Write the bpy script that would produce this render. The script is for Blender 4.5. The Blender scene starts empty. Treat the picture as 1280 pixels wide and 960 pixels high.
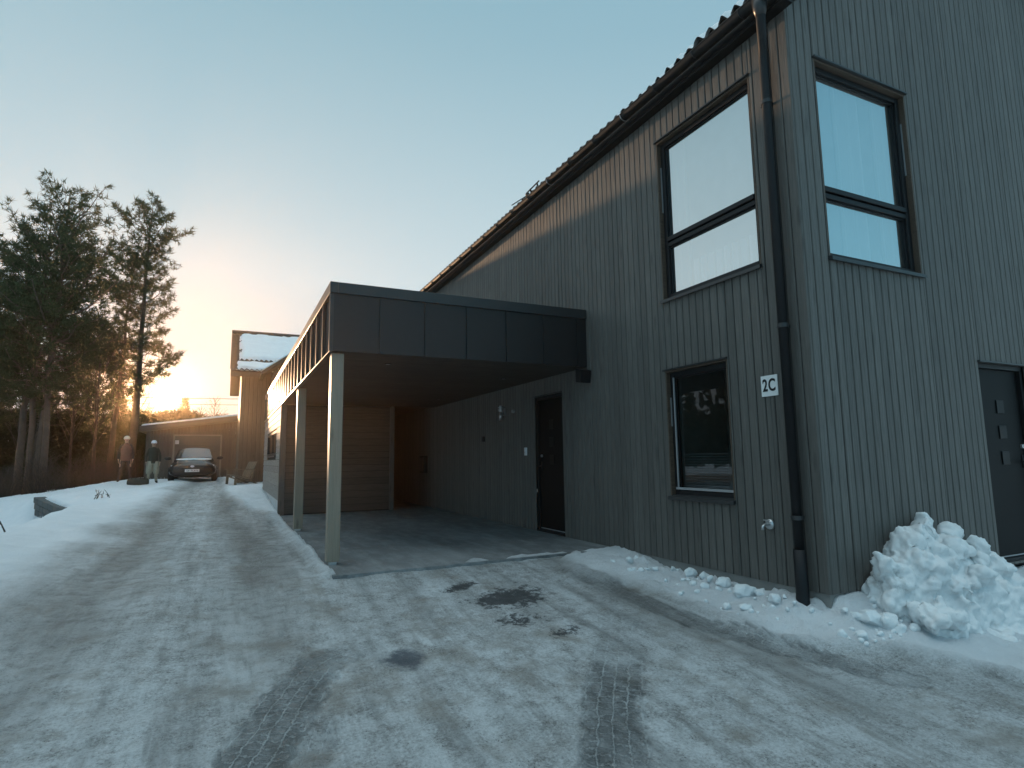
import bpy, bmesh, math, random
import numpy as np
from mathutils import Vector, Matrix
random.seed(7)
RNG = np.random.default_rng(11)
SC = bpy.context.scene
COL = SC.collection
R = math.radians
SUN_EL, SUN_AZ = 5.5, -4.8          # degrees; azimuth measured from +Y towards +X

# ------------------------------------------------------------------ noise
def _hash(ix, iy, iz, seed):
    h = (ix.astype(np.int64) * 374761393 + iy.astype(np.int64) * 668265263 + iz.astype(np.int64) * 2147483647 + seed * 974711) & 0xffffffff
    h = ((h ^ (h >> 13)) * 1274126177) & 0xffffffff
    h = h ^ (h >> 16)
    return (h & 0xffff) / 65535.0
def vnoise(x, y, z=None, seed=0):
    x = np.asarray(x, float); y = np.asarray(y, float)
    z = np.zeros_like(x) if z is None else np.asarray(z, float)
    ix, iy, iz = np.floor(x), np.floor(y), np.floor(z)
    fx, fy, fz = x - ix, y - iy, z - iz
    fx = fx * fx * (3 - 2 * fx); fy = fy * fy * (3 - 2 * fy); fz = fz * fz * (3 - 2 * fz)
    def c(a, b, d): return _hash(ix + a, iy + b, iz + d, seed)
    def l2(d):
        a = c(0, 0, d) * (1 - fx) + c(1, 0, d) * fx
        b = c(0, 1, d) * (1 - fx) + c(1, 1, d) * fx
        return a * (1 - fy) + b * fy
    return (l2(0) * (1 - fz) + l2(1) * fz) * 2 - 1
def fbm(x, y, z=None, oct=4, seed=0):
    v = 0; a = 1.0; t = 0
    for i in range(oct):
        f = 2.03 ** i
        v = v + a * vnoise(np.asarray(x) * f + 17.3 * i, np.asarray(y) * f + 9.1 * i, None if z is None else np.asarray(z) * f, seed + i)
        t += a; a *= 0.5
    return v / t
def sstep(a, b, x):
    t = np.clip((np.asarray(x, float) - a) / (b - a), 0, 1)
    return t * t * (3 - 2 * t)

# ------------------------------------------------------------------ node helpers
def new_mat(name):
    m = bpy.data.materials.new(name); m.use_nodes = True
    nt = m.node_tree; nt.nodes.clear()
    out = nt.nodes.new('ShaderNodeOutputMaterial')
    return m, nt, out
class NT:
    def __init__(s, nt): s.nt = nt
    def n(s, t, **kw):
        nd = s.nt.nodes.new(t)
        for k, v in kw.items():
            if k.startswith('i_'):
                key = k[2:]
                key = int(key) if key.isdigit() else key.replace('_', ' ')
                s.set(nd.inputs[key], v)
            else: setattr(nd, k, v)
        return nd
    def set(s, sock, v):
        if isinstance(v, bpy.types.NodeSocket): s.nt.links.new(v, sock)
        elif isinstance(v, bpy.types.Node): s.nt.links.new(v.outputs[0], sock)
        else: sock.default_value = v
    def mix(s, fac, a, b, blend='MIX'):
        nd = s.nt.nodes.new('ShaderNodeMix'); nd.data_type = 'RGBA'; nd.blend_type = blend
        s.set(nd.inputs[0], fac); s.set(nd.inputs[6], a); s.set(nd.inputs[7], b)
        return nd.outputs[2]
    def math(s, op, a, b=0.0, clamp=False):
        nd = s.nt.nodes.new('ShaderNodeMath'); nd.operation = op; nd.use_clamp = clamp
        s.set(nd.inputs[0], a); s.set(nd.inputs[1], b)
        return nd.outputs[0]
    def ramp(s, fac, stops):
        nd = s.nt.nodes.new('ShaderNodeValToRGB')
        while len(nd.color_ramp.elements) < len(stops): nd.color_ramp.elements.new(0.5)
        for e, (p, c) in zip(nd.color_ramp.elements, stops):
            e.position = p; e.color = c if len(c) == 4 else (*c, 1)
        s.set(nd.inputs[0], fac)
        return nd.outputs[0]
    def maprange(s, v, a, b, c=0.0, d=1.0):
        nd = s.nt.nodes.new('ShaderNodeMapRange'); s.set(nd.inputs[0], v)
        for i, q in enumerate((a, b, c, d)): nd.inputs[i + 1].default_value = q
        return nd.outputs[0]
    def noise(s, vec, scale, detail=4, rough=0.55, sc3=None):
        if sc3 is not None:
            mp = s.n('ShaderNodeMapping'); mp.inputs['Scale'].default_value = sc3; s.set(mp.inputs[0], vec); vec = mp.outputs[0]
        nd = s.n('ShaderNodeTexNoise'); s.set(nd.inputs['Vector'], vec)
        nd.inputs['Scale'].default_value = scale; nd.inputs['Detail'].default_value = detail; nd.inputs['Roughness'].default_value = rough
        return nd.outputs[0]
def g3(v): return (v, v, v, 1)
def c4(c): return (c[0], c[1], c[2], 1)

MATS = {}
def simple(name, col, rough=0.6, metal=0.0, var=0.12, scale=6.0, bump=0.0, bscale=60, spec=0.5):
    if name in MATS: return MATS[name]
    m, nt, out = new_mat(name); N = NT(nt)
    tc = N.n('ShaderNodeTexCoord')
    nz = N.noise(tc.outputs['Object'], scale, 5)
    col2 = N.mix(nz, c4([c * (1 - var * 2) for c in col]), c4([min(1, c * (1 + var * 2)) for c in col]))
    p = N.n('ShaderNodeBsdfPrincipled'); N.set(p.inputs['Base Color'], col2)
    p.inputs['Roughness'].default_value = rough; p.inputs['Metallic'].default_value = metal
    p.inputs['Specular IOR Level'].default_value = spec
    if bump:
        b = N.n('ShaderNodeBump'); b.inputs['Strength'].default_value = bump; b.inputs['Distance'].default_value = 0.01
        N.set(b.inputs['Height'], N.noise(tc.outputs['Object'], bscale, 4)); N.set(p.inputs['Normal'], b.outputs[0])
    nt.links.new(p.outputs[0], out.inputs[0]); MATS[name] = m
    return m
def wood(name, col, axis='z', rough=0.55, var=0.22, dark=0.55, spec=0.5, sheen=0.0, bump=.35):
    if name in MATS: return MATS[name]
    m, nt, out = new_mat(name); N = NT(nt)
    tc = N.n('ShaderNodeTexCoord'); geo = N.n('ShaderNodeNewGeometry'); rnd = geo.outputs['Random Per Island']
    off = N.n('ShaderNodeVectorMath', operation='SCALE'); 
    comb = N.n('ShaderNodeCombineXYZ'); 
    for i in range(3): N.set(comb.inputs[i], rnd)
    N.set(off.inputs[0], comb.outputs[0]); off.inputs['Scale'].default_value = 37.0
    add = N.n('ShaderNodeVectorMath', operation='ADD'); N.set(add.inputs[0], tc.outputs['Object']); N.set(add.inputs[1], off.outputs[0])
    st = {'z': (1, 1, .05), 'x': (.05, 1, 1), 'y': (1, .05, 1)}[axis]
    kn = {'z': (6.5, 6.5, 1.6), 'x': (1.6, 6.5, 6.5), 'y': (6.5, 1.6, 6.5)}[axis]
    grain = N.noise(add.outputs[0], 70, 5, 0.6, st)
    broad = N.noise(add.outputs[0], 9, 4, 0.6, st)
    mp = N.n('ShaderNodeMapping'); mp.inputs['Scale'].default_value = kn; N.set(mp.inputs[0], add.outputs[0])
    vor = N.n('ShaderNodeTexVoronoi'); vor.inputs['Scale'].default_value = 1.0; N.set(vor.inputs['Vector'], mp.outputs[0])
    knot = N.maprange(vor.outputs['Distance'], 0.07, 0.19, 1, 0)
    base = N.mix(broad, c4([c * (1 - var) for c in col]), c4([c * (1 + var) for c in col]))
    base = N.mix(N.maprange(grain, 0.35, 0.75), base, c4([c * dark for c in col]))
    base = N.mix(N.math('MULTIPLY', knot, 0.65), base, c4([c * 0.35 for c in col]))
    br = N.maprange(rnd, 0, 1, 0.84, 1.14)
    bc = N.n('ShaderNodeCombineColor')
    for i in range(3): N.set(bc.inputs[i], br)
    base = N.mix(1.0, base, bc.outputs[0], 'MULTIPLY')
    p = N.n('ShaderNodeBsdfPrincipled'); N.set(p.inputs['Base Color'], base)
    N.set(p.inputs['Roughness'], N.maprange(grain, 0.2, 0.8, rough - .08, rough + .15)); p.inputs['Specular IOR Level'].default_value = spec
    b = N.n('ShaderNodeBump'); b.inputs['Strength'].default_value = bump; b.inputs['Distance'].default_value = 0.006
    p.inputs['Sheen Weight'].default_value = sheen; p.inputs['Sheen Roughness'].default_value = .4; p.inputs['Sheen Tint'].default_value = (.9, .8, .7, 1)
    N.set(b.inputs['Height'], grain); N.set(p.inputs['Normal'], b.outputs[0])
    nt.links.new(p.outputs[0], out.inputs[0]); MATS[name] = m
    return m
def glass(name, refl=0.6, tint=(.92, .96, .98), gcol=(.9, .95, 1), rough=0.0):
    if name in MATS: return MATS[name]
    m, nt, out = new_mat(name); N = NT(nt)
    tc = N.n('ShaderNodeTexCoord')
    g = N.n('ShaderNodeBsdfGlossy'); g.inputs['Color'].default_value = c4(gcol); g.inputs['Roughness'].default_value = rough
    b = N.n('ShaderNodeBump'); b.inputs['Strength'].default_value = 0.02; b.inputs['Distance'].default_value = 0.02
    N.set(b.inputs['Height'], N.noise(tc.outputs['Object'], 1.7, 1)); N.set(g.inputs['Normal'], b.outputs[0])
    t = N.n('ShaderNodeBsdfTransparent'); t.inputs['Color'].default_value = c4(tint)
    mx = N.n('ShaderNodeMixShader'); mx.inputs[0].default_value = refl
    nt.links.new(t.outputs[0], mx.inputs[1]); nt.links.new(g.outputs[0], mx.inputs[2]); nt.links.new(mx.outputs[0], out.inputs[0])
    MATS[name] = m
    return m
def leaf_mat(name, col, col2):
    if name in MATS: return MATS[name]
    m, nt, out = new_mat(name); N = NT(nt)
    geo = N.n('ShaderNodeNewGeometry'); tc = N.n('ShaderNodeTexCoord')
    f = N.math('ADD', N.math('MULTIPLY', geo.outputs['Random Per Island'], 0.5), N.math('MULTIPLY', N.noise(tc.outputs['Object'], 1.1, 3), 0.5))
    c = N.mix(f, c4(col), c4(col2))
    d = N.n('ShaderNodeBsdfDiffuse'); N.set(d.inputs[0], c)
    t = N.n('ShaderNodeBsdfTranslucent'); N.set(t.inputs[0], c)
    mx = N.n('ShaderNodeMixShader'); mx.inputs[0].default_value = 0.35
    nt.links.new(d.outputs[0], mx.inputs[1]); nt.links.new(t.outputs[0], mx.inputs[2]); nt.links.new(mx.outputs[0], out.inputs[0])
    MATS[name] = m
    return m
def snow_mat(name='snow', col=(.80, .84, .87), dirt=0.0):
    if name in MATS: return MATS[name]
    m, nt, out = new_mat(name); N = NT(nt)
    tc = N.n('ShaderNodeTexCoord'); v = tc.outputs['Object']
    c = N.mix(N.noise(v, 5, 5), c4([q * .86 for q in col]), c4([min(.9, q * 1.06) for q in col]))
    if dirt:
        d = N.maprange(N.noise(v, 3.3, 6, .7), .58, .72)
        c = N.mix(N.math('MULTIPLY', d, dirt), c, (.20, .17, .14, 1))
        sp = N.maprange(N.noise(v, 60, 3, .6), .70, .74)
        c = N.mix(N.math('MULTIPLY', sp, dirt), c, (.08, .075, .07, 1))
    p = N.n('ShaderNodeBsdfPrincipled'); N.set(p.inputs['Base Color'], c); p.inputs['Roughness'].default_value = .7
    p.inputs['Specular IOR Level'].default_value = .3
    b = N.n('ShaderNodeBump'); b.inputs['Strength'].default_value = .5; b.inputs['Distance'].default_value = .012
    N.set(b.inputs['Height'], N.math('ADD', N.noise(v, 28, 6, .65), N.math('MULTIPLY', N.noise(v, 140, 3), .4))); N.set(p.inputs['Normal'], b.outputs[0])
    nt.links.new(p.outputs[0], out.inputs[0]); MATS[name] = m
    return m

# ------------------------------------------------------------------ mesh builder
class MB:
    def __init__(s): s.v = []; s.f = []
    def add(s, vs, fs):
        o = len(s.v); s.v.extend([tuple(map(float, q)) for q in vs]); s.f.extend([tuple(i + o for i in f) for f in fs])
    def box(s, x0, x1, y0, y1, z0, z1):
        s.add([(x0, y0, z0), (x1, y0, z0), (x1, y1, z0), (x0, y1, z0), (x0, y0, z1), (x1, y0, z1), (x1, y1, z1), (x0, y1, z1)],
              [(3, 2, 1, 0), (4, 5, 6, 7), (0, 1, 5, 4), (1, 2, 6, 5), (2, 3, 7, 6), (3, 0, 4, 7)])
        return s
    def hexa(s, p):            # eight corners: bottom four, top four
        s.add(p, [(3, 2, 1, 0), (4, 5, 6, 7), (0, 1, 5, 4), (1, 2, 6, 5), (2, 3, 7, 6), (3, 0, 4, 7)]); return s
    def quad(s, *p): s.add(p, [tuple(range(len(p)))]); return s
    def prism(s, poly, axis, a, b):   # poly: 2-D list in the two other axes, cyclic order x,y,z without axis
        n = len(poly); vs = []
        for t in (a, b):
            for (p, q) in poly:
                vs.append({'x': (t, p, q), 'y': (p, t, q), 'z': (p, q, t)}[axis])
        s.add(vs, [tuple(range(n)), tuple(range(2 * n - 1, n - 1, -1))] + [(i, i + n, (i + 1) % n + n, (i + 1) % n) for i in range(n)])
        return s
    def tube(s, pts, rad, n=10, cap=True):
        pts = [Vector(p) for p in pts]
        if not hasattr(rad, '__len__'): rad = [rad] * len(pts)
        up = None; rings = []
        for i, p in enumerate(pts):
            d = (pts[min(i + 1, len(pts) - 1)] - pts[max(i - 1, 0)])
            if d.length < 1e-9: d = Vector((0, 0, 1))
            d.normalize()
            if up is None: up = d.orthogonal().normalized()
            up = (up - d * up.dot(d))
            up = up.normalized() if up.length > 1e-6 else d.orthogonal().normalized()
            w = d.cross(up)
            rings.append([p + (up * math.cos(2 * math.pi * k / n) + w * math.sin(2 * math.pi * k / n)) * rad[i] for k in range(n)])
        vs = [q for r in rings for q in r]; fs = []
        for i in range(len(rings) - 1):
            for k in range(n):
                fs.append((i * n + k, i * n + (k + 1) % n, (i + 1) * n + (k + 1) % n, (i + 1) * n + k))
        if cap: fs += [tuple(range(n - 1, -1, -1)), tuple(range((len(rings) - 1) * n, len(rings) * n))]
        s.add(vs, fs); return s
    def bar(s, a, b, w, h, up=(0, 0, 1)):   # rectangular bar from a to b
        a, b = Vector(a), Vector(b); d = (b - a).normalized(); u = Vector(up)
        sd = d.cross(u)
        sd = sd.normalized() if sd.length > 1e-6 else d.orthogonal().normalized()
        u = sd.cross(d).normalized()
        q = [(-1, -1), (1, -1), (1, 1), (-1, 1)]
        s.add([a + sd * w / 2 * i + u * h / 2 * j for i, j in q] + [b + sd * w / 2 * i + u * h / 2 * j for i, j in q],
              [(3, 2, 1, 0), (4, 5, 6, 7), (0, 1, 5, 4), (1, 2, 6, 5), (2, 3, 7, 6), (3, 0, 4, 7)]); return s
    def ball(s, c, r, nu=12, nv=8):
        if not hasattr(r, '__len__'): r = (r, r, r)
        vs = [(c[0], c[1], c[2] + r[2])]
        for j in range(1, nv):
            t = math.pi * j / nv
            for i in range(nu):
                a = 2 * math.pi * i / nu
                vs.append((c[0] + r[0] * math.sin(t) * math.cos(a), c[1] + r[1] * math.sin(t) * math.sin(a), c[2] + r[2] * math.cos(t)))
        vs.append((c[0], c[1], c[2] - r[2])); L = len(vs) - 1; fs = []
        for i in range(nu):
            fs.append((0, 1 + i, 1 + (i + 1) % nu)); fs.append((L, L - nu + (i + 1) % nu, L - nu + i))
        for j in range(nv - 2):
            for i in range(nu):
                a = 1 + j * nu; fs.append((a + i, a + nu + i, a + nu + (i + 1) % nu, a + (i + 1) % nu))
        s.add(vs, fs); return s
    def build(s, name, mat, parent=None, smooth=False, bevel=0.0, fixn=True):
        me = bpy.data.meshes.new(name); me.from_pydata(s.v, [], s.f); me.update()
        if fixn and len(s.f) < 60000:
            bm = bmesh.new(); bm.from_mesh(me); bmesh.ops.recalc_face_normals(bm, faces=bm.faces); bm.to_mesh(me); bm.free()
        return link(name, me, mat, parent, smooth, bevel)
def link(name, me, mat, parent=None, smooth=False, bevel=0.0):
    o = bpy.data.objects.new(name, me); COL.objects.link(o)
    if mat is not None: me.materials.append(mat)
    if smooth: me.polygons.foreach_set('use_smooth', [True] * len(me.polygons))
    if bevel:
        b = o.modifiers.new('bevel', 'BEVEL'); b.width = bevel; b.segments = 2; b.limit_method = 'ANGLE'
    if parent is not None:
        o.parent = parent; root = parent
        while root.parent: root = root.parent
        o.matrix_parent_inverse = WORLD.get(parent, Matrix()).inverted() if parent in WORLD else Matrix()
    return o
WORLD = {}
def thing(name, label, cat, loc=(0, 0, 0), group=None, local=False):
    """Empty at the base of a thing. local=False: part meshes are written in world coordinates; True: in the thing's own."""
    o = bpy.data.objects.new(name, None); COL.objects.link(o); o.location = loc; o.empty_display_size = .2
    o['label'] = label; o['category'] = cat
    if group: o['group'] = group
    if not local: WORLD[o] = Matrix.Translation(loc)
    return o
def tag(o, label, cat, group=None):
    o['label'] = label; o['category'] = cat
    if group: o['group'] = group
    return o
def kind(o, k='structure'): o['kind'] = k; return o
def np_mesh(name, V, F):
    """V (n,3), F (m,k) arrays with constant k."""
    me = bpy.data.meshes.new(name); V = np.ascontiguousarray(V, np.float32); F = np.ascontiguousarray(F, np.int32)
    m, k = F.shape
    me.vertices.add(len(V)); me.vertices.foreach_set('co', V.ravel())
    me.loops.add(m * k); me.loops.foreach_set('vertex_index', F.ravel())
    me.polygons.add(m); me.polygons.foreach_set('loop_start', np.arange(0, m * k, k, dtype=np.int32))
    me.update(calc_edges=True); me.validate()
    return me
def copy_tree(o, loc=None, rotz=None, scale=None, label=None):
    c = o.copy(); COL.objects.link(c)
    if loc is not None: c.location = loc
    if rotz is not None: c.rotation_euler[2] = rotz
    if scale is not None: c.scale = scale
    if label: c['label'] = label
    for ch in o.children:
        d = ch.copy(); COL.objects.link(d); d.parent = c
        for g in ch.children:
            e = g.copy(); COL.objects.link(e); e.parent = d
    return c
def evaluated(o):
    dg = bpy.context.evaluated_depsgraph_get(); dg.update()
    return bpy.data.meshes.new_from_object(o.evaluated_get(dg))

# ------------------------------------------------------------------ materials
M_CLAD = wood('grey_stained_cladding', (.108, .102, .092), 'z', .58, .22, .62, .7, .08, .9)
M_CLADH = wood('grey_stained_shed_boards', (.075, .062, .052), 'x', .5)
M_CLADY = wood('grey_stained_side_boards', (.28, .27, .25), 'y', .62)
M_POST = wood('painted_post_wood', (.29, .245, .19), 'z', .42, .1, .8)
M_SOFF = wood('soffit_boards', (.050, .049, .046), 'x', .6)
M_REV = wood('reveal_wood', (.10, .070, .05), 'x', .6)
M_BLACK = simple('black_painted_trim', (.009, .010, .012), .48, 0, .1, spec=.3)
M_SHEET = simple('anthracite_sheet_metal', (.011, .0115, .013), .45, 0, .18, 1.6, .05, 9)
M_SHEET2 = simple('anthracite_flashing', (.028, .030, .032), .34, 0, .12, 2)
M_TILE = simple('black_roof_tile', (.030, .029, .030), .5, 0, .2, 8, .3, 70)
M_CONC = simple('foundation_concrete', (.23, .225, .215), .85, 0, .14, 5, .3, 60)
M_ALU = simple('aluminium_trim', (.42, .44, .46), .4, .6, .05)
M_WHITE = simple('white_plastic', (.75, .76, .76), .45, 0, .03)
M_STEEL = simple('brushed_steel', (.55, .56, .57), .32, .9, .06)
M_VOID = simple('dark_void', (.012, .012, .012), .9)
M_ROOM = simple('room_wall', (.48, .47, .44), .8)
M_CURT = simple('pale_curtain', (.82, .80, .76), .9, 0, .06, 3)
M_GLASS = glass('coated_window_glass', .66, gcol=(.97, 1, 1))
M_GLASSD = glass('dark_window_glass', .05, (.45, .5, .5))
M_SNOW = snow_mat()
M_SNOWD = snow_mat('dirty_snow', (.84, .87, .89), .6)
M_BARK = simple('pine_bark', (.085, .060, .045), .9, 0, .25, 4, .6, 30)
M_BARK2 = simple('dark_bark', (.04, .033, .028), .9, 0, .25, 4)
M_PINE = leaf_mat('pine_needles', (.030, .046, .024), (.085, .105, .050))
M_SPRUCE = leaf_mat('spruce_needles', (.010, .020, .012), (.030, .044, .020))

# ------------------------------------------------------------------ world, sun, haze
def sun_dir(da=0.0):
    e, a = R(SUN_EL), R(SUN_AZ + da)
    return Vector((math.sin(a) * math.cos(e), math.cos(a) * math.cos(e), math.sin(e)))
w = bpy.data.worlds.new('World'); SC.world = w; w.use_nodes = True
nt = w.node_tree; nt.nodes.clear(); N = NT(nt)
sky = N.n('ShaderNodeTexSky'); sky.sky_type = 'NISHITA'; sky.sun_disc = False
sky.sun_elevation = R(SUN_EL); sky.sun_rotation = R(SUN_AZ); sky.altitude = 200; sky.air_density = 1.0; sky.dust_density = .6; sky.ozone_density = 3.0
tcw = N.n('ShaderNodeTexCoord')
dt = N.n('ShaderNodeVectorMath', operation='DOT_PRODUCT'); N.set(dt.inputs[0], tcw.outputs['Generated']); dt.inputs[1].default_value = sun_dir()
disc = N.maprange(dt.outputs['Value'], math.cos(R(1.05)), math.cos(R(.70)))          # the sun itself in the sky
aur = N.math('POWER', N.maprange(dt.outputs['Value'], math.cos(R(5.0)), 1.0), 3.0)
sep = N.n('ShaderNodeSeparateXYZ'); N.set(sep.inputs[0], tcw.outputs['Generated'])
up = N.maprange(sep.outputs[2], -.05, 1.0)
gsun = N.ramp(up, [(0.0, (.50, .50, .475)), (.12, (.57, .62, .63)), (.32, (.55, .69, .74)), (.66, (.275, .465, .555)), (.80, (.60, .74, .80)), (1.0, (1.42, 1.72, 1.80))])
gaway = N.ramp(up, [(0.0, (.42, .64, .74)), (.12, (.36, .63, .76)), (.32, (.20, .48, .63)), (.62, (.13, .36, .51)), (.80, (.50, .66, .74)), (1.0, (1.42, 1.72, 1.80))])
grad = N.mix(N.maprange(dt.outputs['Value'], -.55, .85), gaway, gsun)
grad = N.mix(1.0, grad, g3(10.0), 'MULTIPLY')
skyc = N.mix(0.98, sky.outputs[0], grad)
extra = N.mix(1.0, N.mix(disc, g3(0), (300, 250, 190, 1)), N.mix(aur, g3(0), (5, 3.6, 2.0, 1)), 'ADD')
tot = N.mix(1.0, skyc, extra, 'ADD')
bg = N.n('ShaderNodeBackground'); N.set(bg.inputs[0], tot); bg.inputs[1].default_value = .105
wo = N.n('ShaderNodeOutputWorld'); nt.links.new(bg.outputs[0], wo.inputs[0])
sl = bpy.data.lights.new('sun', 'SUN'); sl.energy = 5.0; sl.angle = R(.55); sl.color = (1.0, .60, .33)
so = bpy.data.objects.new('sun', sl); COL.objects.link(so)
so.rotation_euler = sun_dir(-2.5).to_track_quat('Z', 'Y').to_euler(); so.location = (-10, 60, 12)
m, nt, out = new_mat('glare_scatter')  # scattering volume added to stand in for lens glare around the sun
def lobe(col, dens, g):
    q = nt.nodes.new('ShaderNodeVolumeScatter'); q.inputs['Color'].default_value = col; q.inputs['Density'].default_value = dens; q.inputs['Anisotropy'].default_value = g; return q
ad = nt.nodes.new('ShaderNodeAddShader'); nt.links.new(lobe((1, .75, .46, 1), .00105, .80).outputs[0], ad.inputs[0]); nt.links.new(lobe((1, .86, .62, 1), .00020, .955).outputs[0], ad.inputs[1])
nt.links.new(ad.outputs[0], out.inputs['Volume'])
kind(MB().box(-75, 60, -40, 72, -6, 26).build('glare_haze', m))
SC.cycles.volume_bounces = 0; SC.cycles.diffuse_bounces = 2; SC.cycles.max_bounces = 8; SC.cycles.transparent_max_bounces = 16
SC.cycles.use_denoising = True; SC.cycles.sample_clamp_indirect = 4.0
SC.view_settings.view_transform = 'Standard'; SC.view_settings.look = 'None'; SC.view_settings.exposure = 0; SC.view_settings.gamma = 1

# ------------------------------------------------------------------ camera
cam = bpy.data.cameras.new('camera'); cam.sensor_width = 36; cam.lens = 734.87 / 1280 * 36; cam.clip_start = .05; cam.clip_end = 3000
co = bpy.data.objects.new('camera', cam); COL.objects.link(co); SC.camera = co
ya, pi_, ro = .4492, .1255, -.0142
d = Vector((math.sin(ya) * math.cos(pi_), math.cos(ya) * math.cos(pi_), math.sin(pi_)))
r = Vector((math.cos(ya), -math.sin(ya), 0)); u = r.cross(d)
r2 = r * math.cos(ro) + u * math.sin(ro); u2 = -r * math.sin(ro) + u * math.cos(ro)
mw = Matrix((( r2.x, u2.x, -d.x, -4.4177), (r2.y, u2.y, -d.y, -3.3184), (r2.z, u2.z, -d.z, 1.13), (0, 0, 0, 1)))
co.matrix_world = mw

# ================================================================== THE GROUND
def pl_interp(v, pts):
    a = sorted(pts); return np.interp(v, [p[0] for p in a], [p[1] for p in a])
EDGE_R = [(-6, 4.5), (-3, 2.4), (-1.0, .55), (-.3, -.15), (.1, -.52), (.6, -.46), (1.5, -.50), (2.2, -.85), (2.7, -.75), (2.9, -.45), (2.95, -3.30), (10.2, -3.35), (11.5, -3.75), (16, -4.3), (30, -4.4)]
def h_base(x, y):
    yy = np.clip(y, -4.5, 3.0)
    b = .085 * (yy - 3)
    b = b - .02 + .38 * sstep(8, 20, y)
    return b
def masks(x, y):
    """ice: packed driveway 0..1"""
    wob = .22 * fbm(x * 1.3, y * .8, oct=3, seed=5)
    xr = pl_interp(y, EDGE_R) + wob * np.where(y > 2.9, .35, 1.0)
    xl = -6.75 + 1.6 * wob - .5 * sstep(-4, 0, -y) + .25 * sstep(6, 20, y)
    soft = .30
    ice = sstep(0, soft, xr - x) * sstep(0, 1.1, x - xl)
    ice *= 1 - sstep(27.5, 28.6, y)
    return ice, xr, xl
def hfun(x, y, detail=True):
    x = np.asarray(x, float); y = np.asarray(y, float)
    h = h_base(x, y)
    # left: bank along the drive, dropping away in front of the block wall
    a = sstep(-7.0, -10.0, x)
    yw = np.interp(x, [-16, -12, -9.87, -9.45, -8.95, -8.45, -8.05, -7.0], [26, 23.0, 20.2, 19.35, 18.25, 17.15, 16.45, 15.0])
    wd = np.interp(x, [-12.5, -10.2, -9.8, -8.2, -7.4], [2.2, .8, .14, .14, .8])
    L = y - yw - .17
    near = 1 - sstep(-wd, wd, L)
    a = sstep(-7.35, -8.6, x)
    h = h - a * near * (.90 + .25 * sstep(-9, -12, x)) - .30 * sstep(21, 15.5, y) * sstep(-6.9, -8.4, x) * (1 - near)
    h = h + .13 * np.exp(-((x + 7.3) / .7) ** 2) * sstep(-6, 4, y) * (1 - sstep(11, 15, y)) - .15 * sstep(-6.2, -7.2, x) * sstep(12, 16, y) * sstep(24.5, 23, y)
    far = 1 - near
    h = h - far * (.42 * sstep(-8.2, -11.6, x) + 1.7 * sstep(-11.2, -19, x))
    # gable side falls away from the wall, snow lies up against the walls
    h = h - .06 * sstep(-.3, 1.2, x) * sstep(.1, -.9, y)
    berm = np.exp(-(np.minimum(y, 0) / .5) ** 2) * sstep(-.5, .15, x) * (y < .6) * sstep(-.55, .5, x + .25) * .13
    h = h + np.where((y < .6), berm, 0)
    d = np.clip(-x, 0, 3)
    bl = np.exp(-(d / .33) ** 2) * sstep(2.75, 2.1, y) * sstep(-.5, .2, y)
    h = h + bl * (.02 + .075 * sstep(2.4, .2, y)) - .05 * np.exp(-(d / .12) ** 2) * sstep(2.6, 2.2, y) * sstep(-.3, .1, y) * (x < .05)
    if detail:
        ice, xr, xl = masks(x, y)
        sn = 1 - ice
        lump = fbm(x * 3.1, y * 3.1, oct=5, seed=21)
        h = h + sn * (.035 + .05 * lump + .03 * np.abs(fbm(x * 8, y * 8, oct=3, seed=9)))
        h = h + .12 * sn * (1 - sn) * (1 + fbm(x * 5, y * 5, oct=3, seed=31))          # ploughed ridge at the edge
        h = h + ice * (.014 * fbm(x * .8, y * .5, oct=3, seed=2) + .013 * fbm(x * 8, y * 8, oct=4, seed=3) + .007 * np.abs(fbm(x * 3, y * 3, oct=3, seed=13)))
        # wheel ruts along the drive
        for cx, s, dep in ((-5.55, .28, .03), (-4.25, .28, .025)):
            h = h - ice * dep * np.exp(-((x - cx - .12 * np.sin(y * .3)) / s) ** 2) * sstep(0, 3, y)
        h = h + ice * .012 * fbm(x * 14, y * 5, oct=3, seed=8) * sstep(2, 9, y)
        wallc = sstep(.9, .1, d) * sstep(2.6, 2.2, y) * (y > -.2) * (x < 0.05)
        h = h + wallc * (.10 * np.abs(fbm(x * 9, y * 9, oct=4, seed=77)) - .015)
        # bank clods
        h = h + sn * sstep(-5.6, -7, x) * .05 * fbm(x * 1.4, y * 1.1, oct=4, seed=14)
    # sunken under the slab and inside the house
    inside = ((x > -3.40) & (y > 2.93) & (y < 10.3) & (x < .3))
    h = np.where(inside, np.minimum(h, -.06), h)
    h = np.where((x > .06) & (y > .06) & (y < 16.2) & (x < 6.8), np.minimum(h, -.12), h)
    h = np.where((x > -3.38) & (y > 10.25) & (y < 16.5) & (x < .1), np.minimum(h, -.03), h)
    return h
def lines(fine0, fine1, st, lo, hi, g):
    a = list(np.arange(fine0, fine1 + 1e-6, st)); s = st
    while a[-1] < hi: s *= g; a.append(a[-1] + s)
    s = st; b = [a[0]]
    while b[-1] > lo: s *= g; b.append(b[-1] - s)
    return np.array(b[:0:-1] + a)
gx = lines(-6.4, 2.6, .042, -900, 900, 1.07); gy = lines(-2.2, 5.2, .042, -300, 1500, 1.035)
gx = np.concatenate([gx[gx < -11.2], np.arange(-11.1, -6.45, .085), gx[gx > -6.42]]); gy = np.concatenate([gy[gy < 8.0], np.arange(8.1, 22, .11), gy[gy > 22.1]])
X, Y = np.meshgrid(gx, gy); nx, ny = len(gx), len(gy)
H = hfun(X, Y)
rad = np.hypot(X + 4, Y)
H = H + sstep(50, 400, rad) * (3.0 + 5 * fbm(X * .01, Y * .01, oct=3, seed=50)) - sstep(30, 60, rad) * .6
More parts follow.
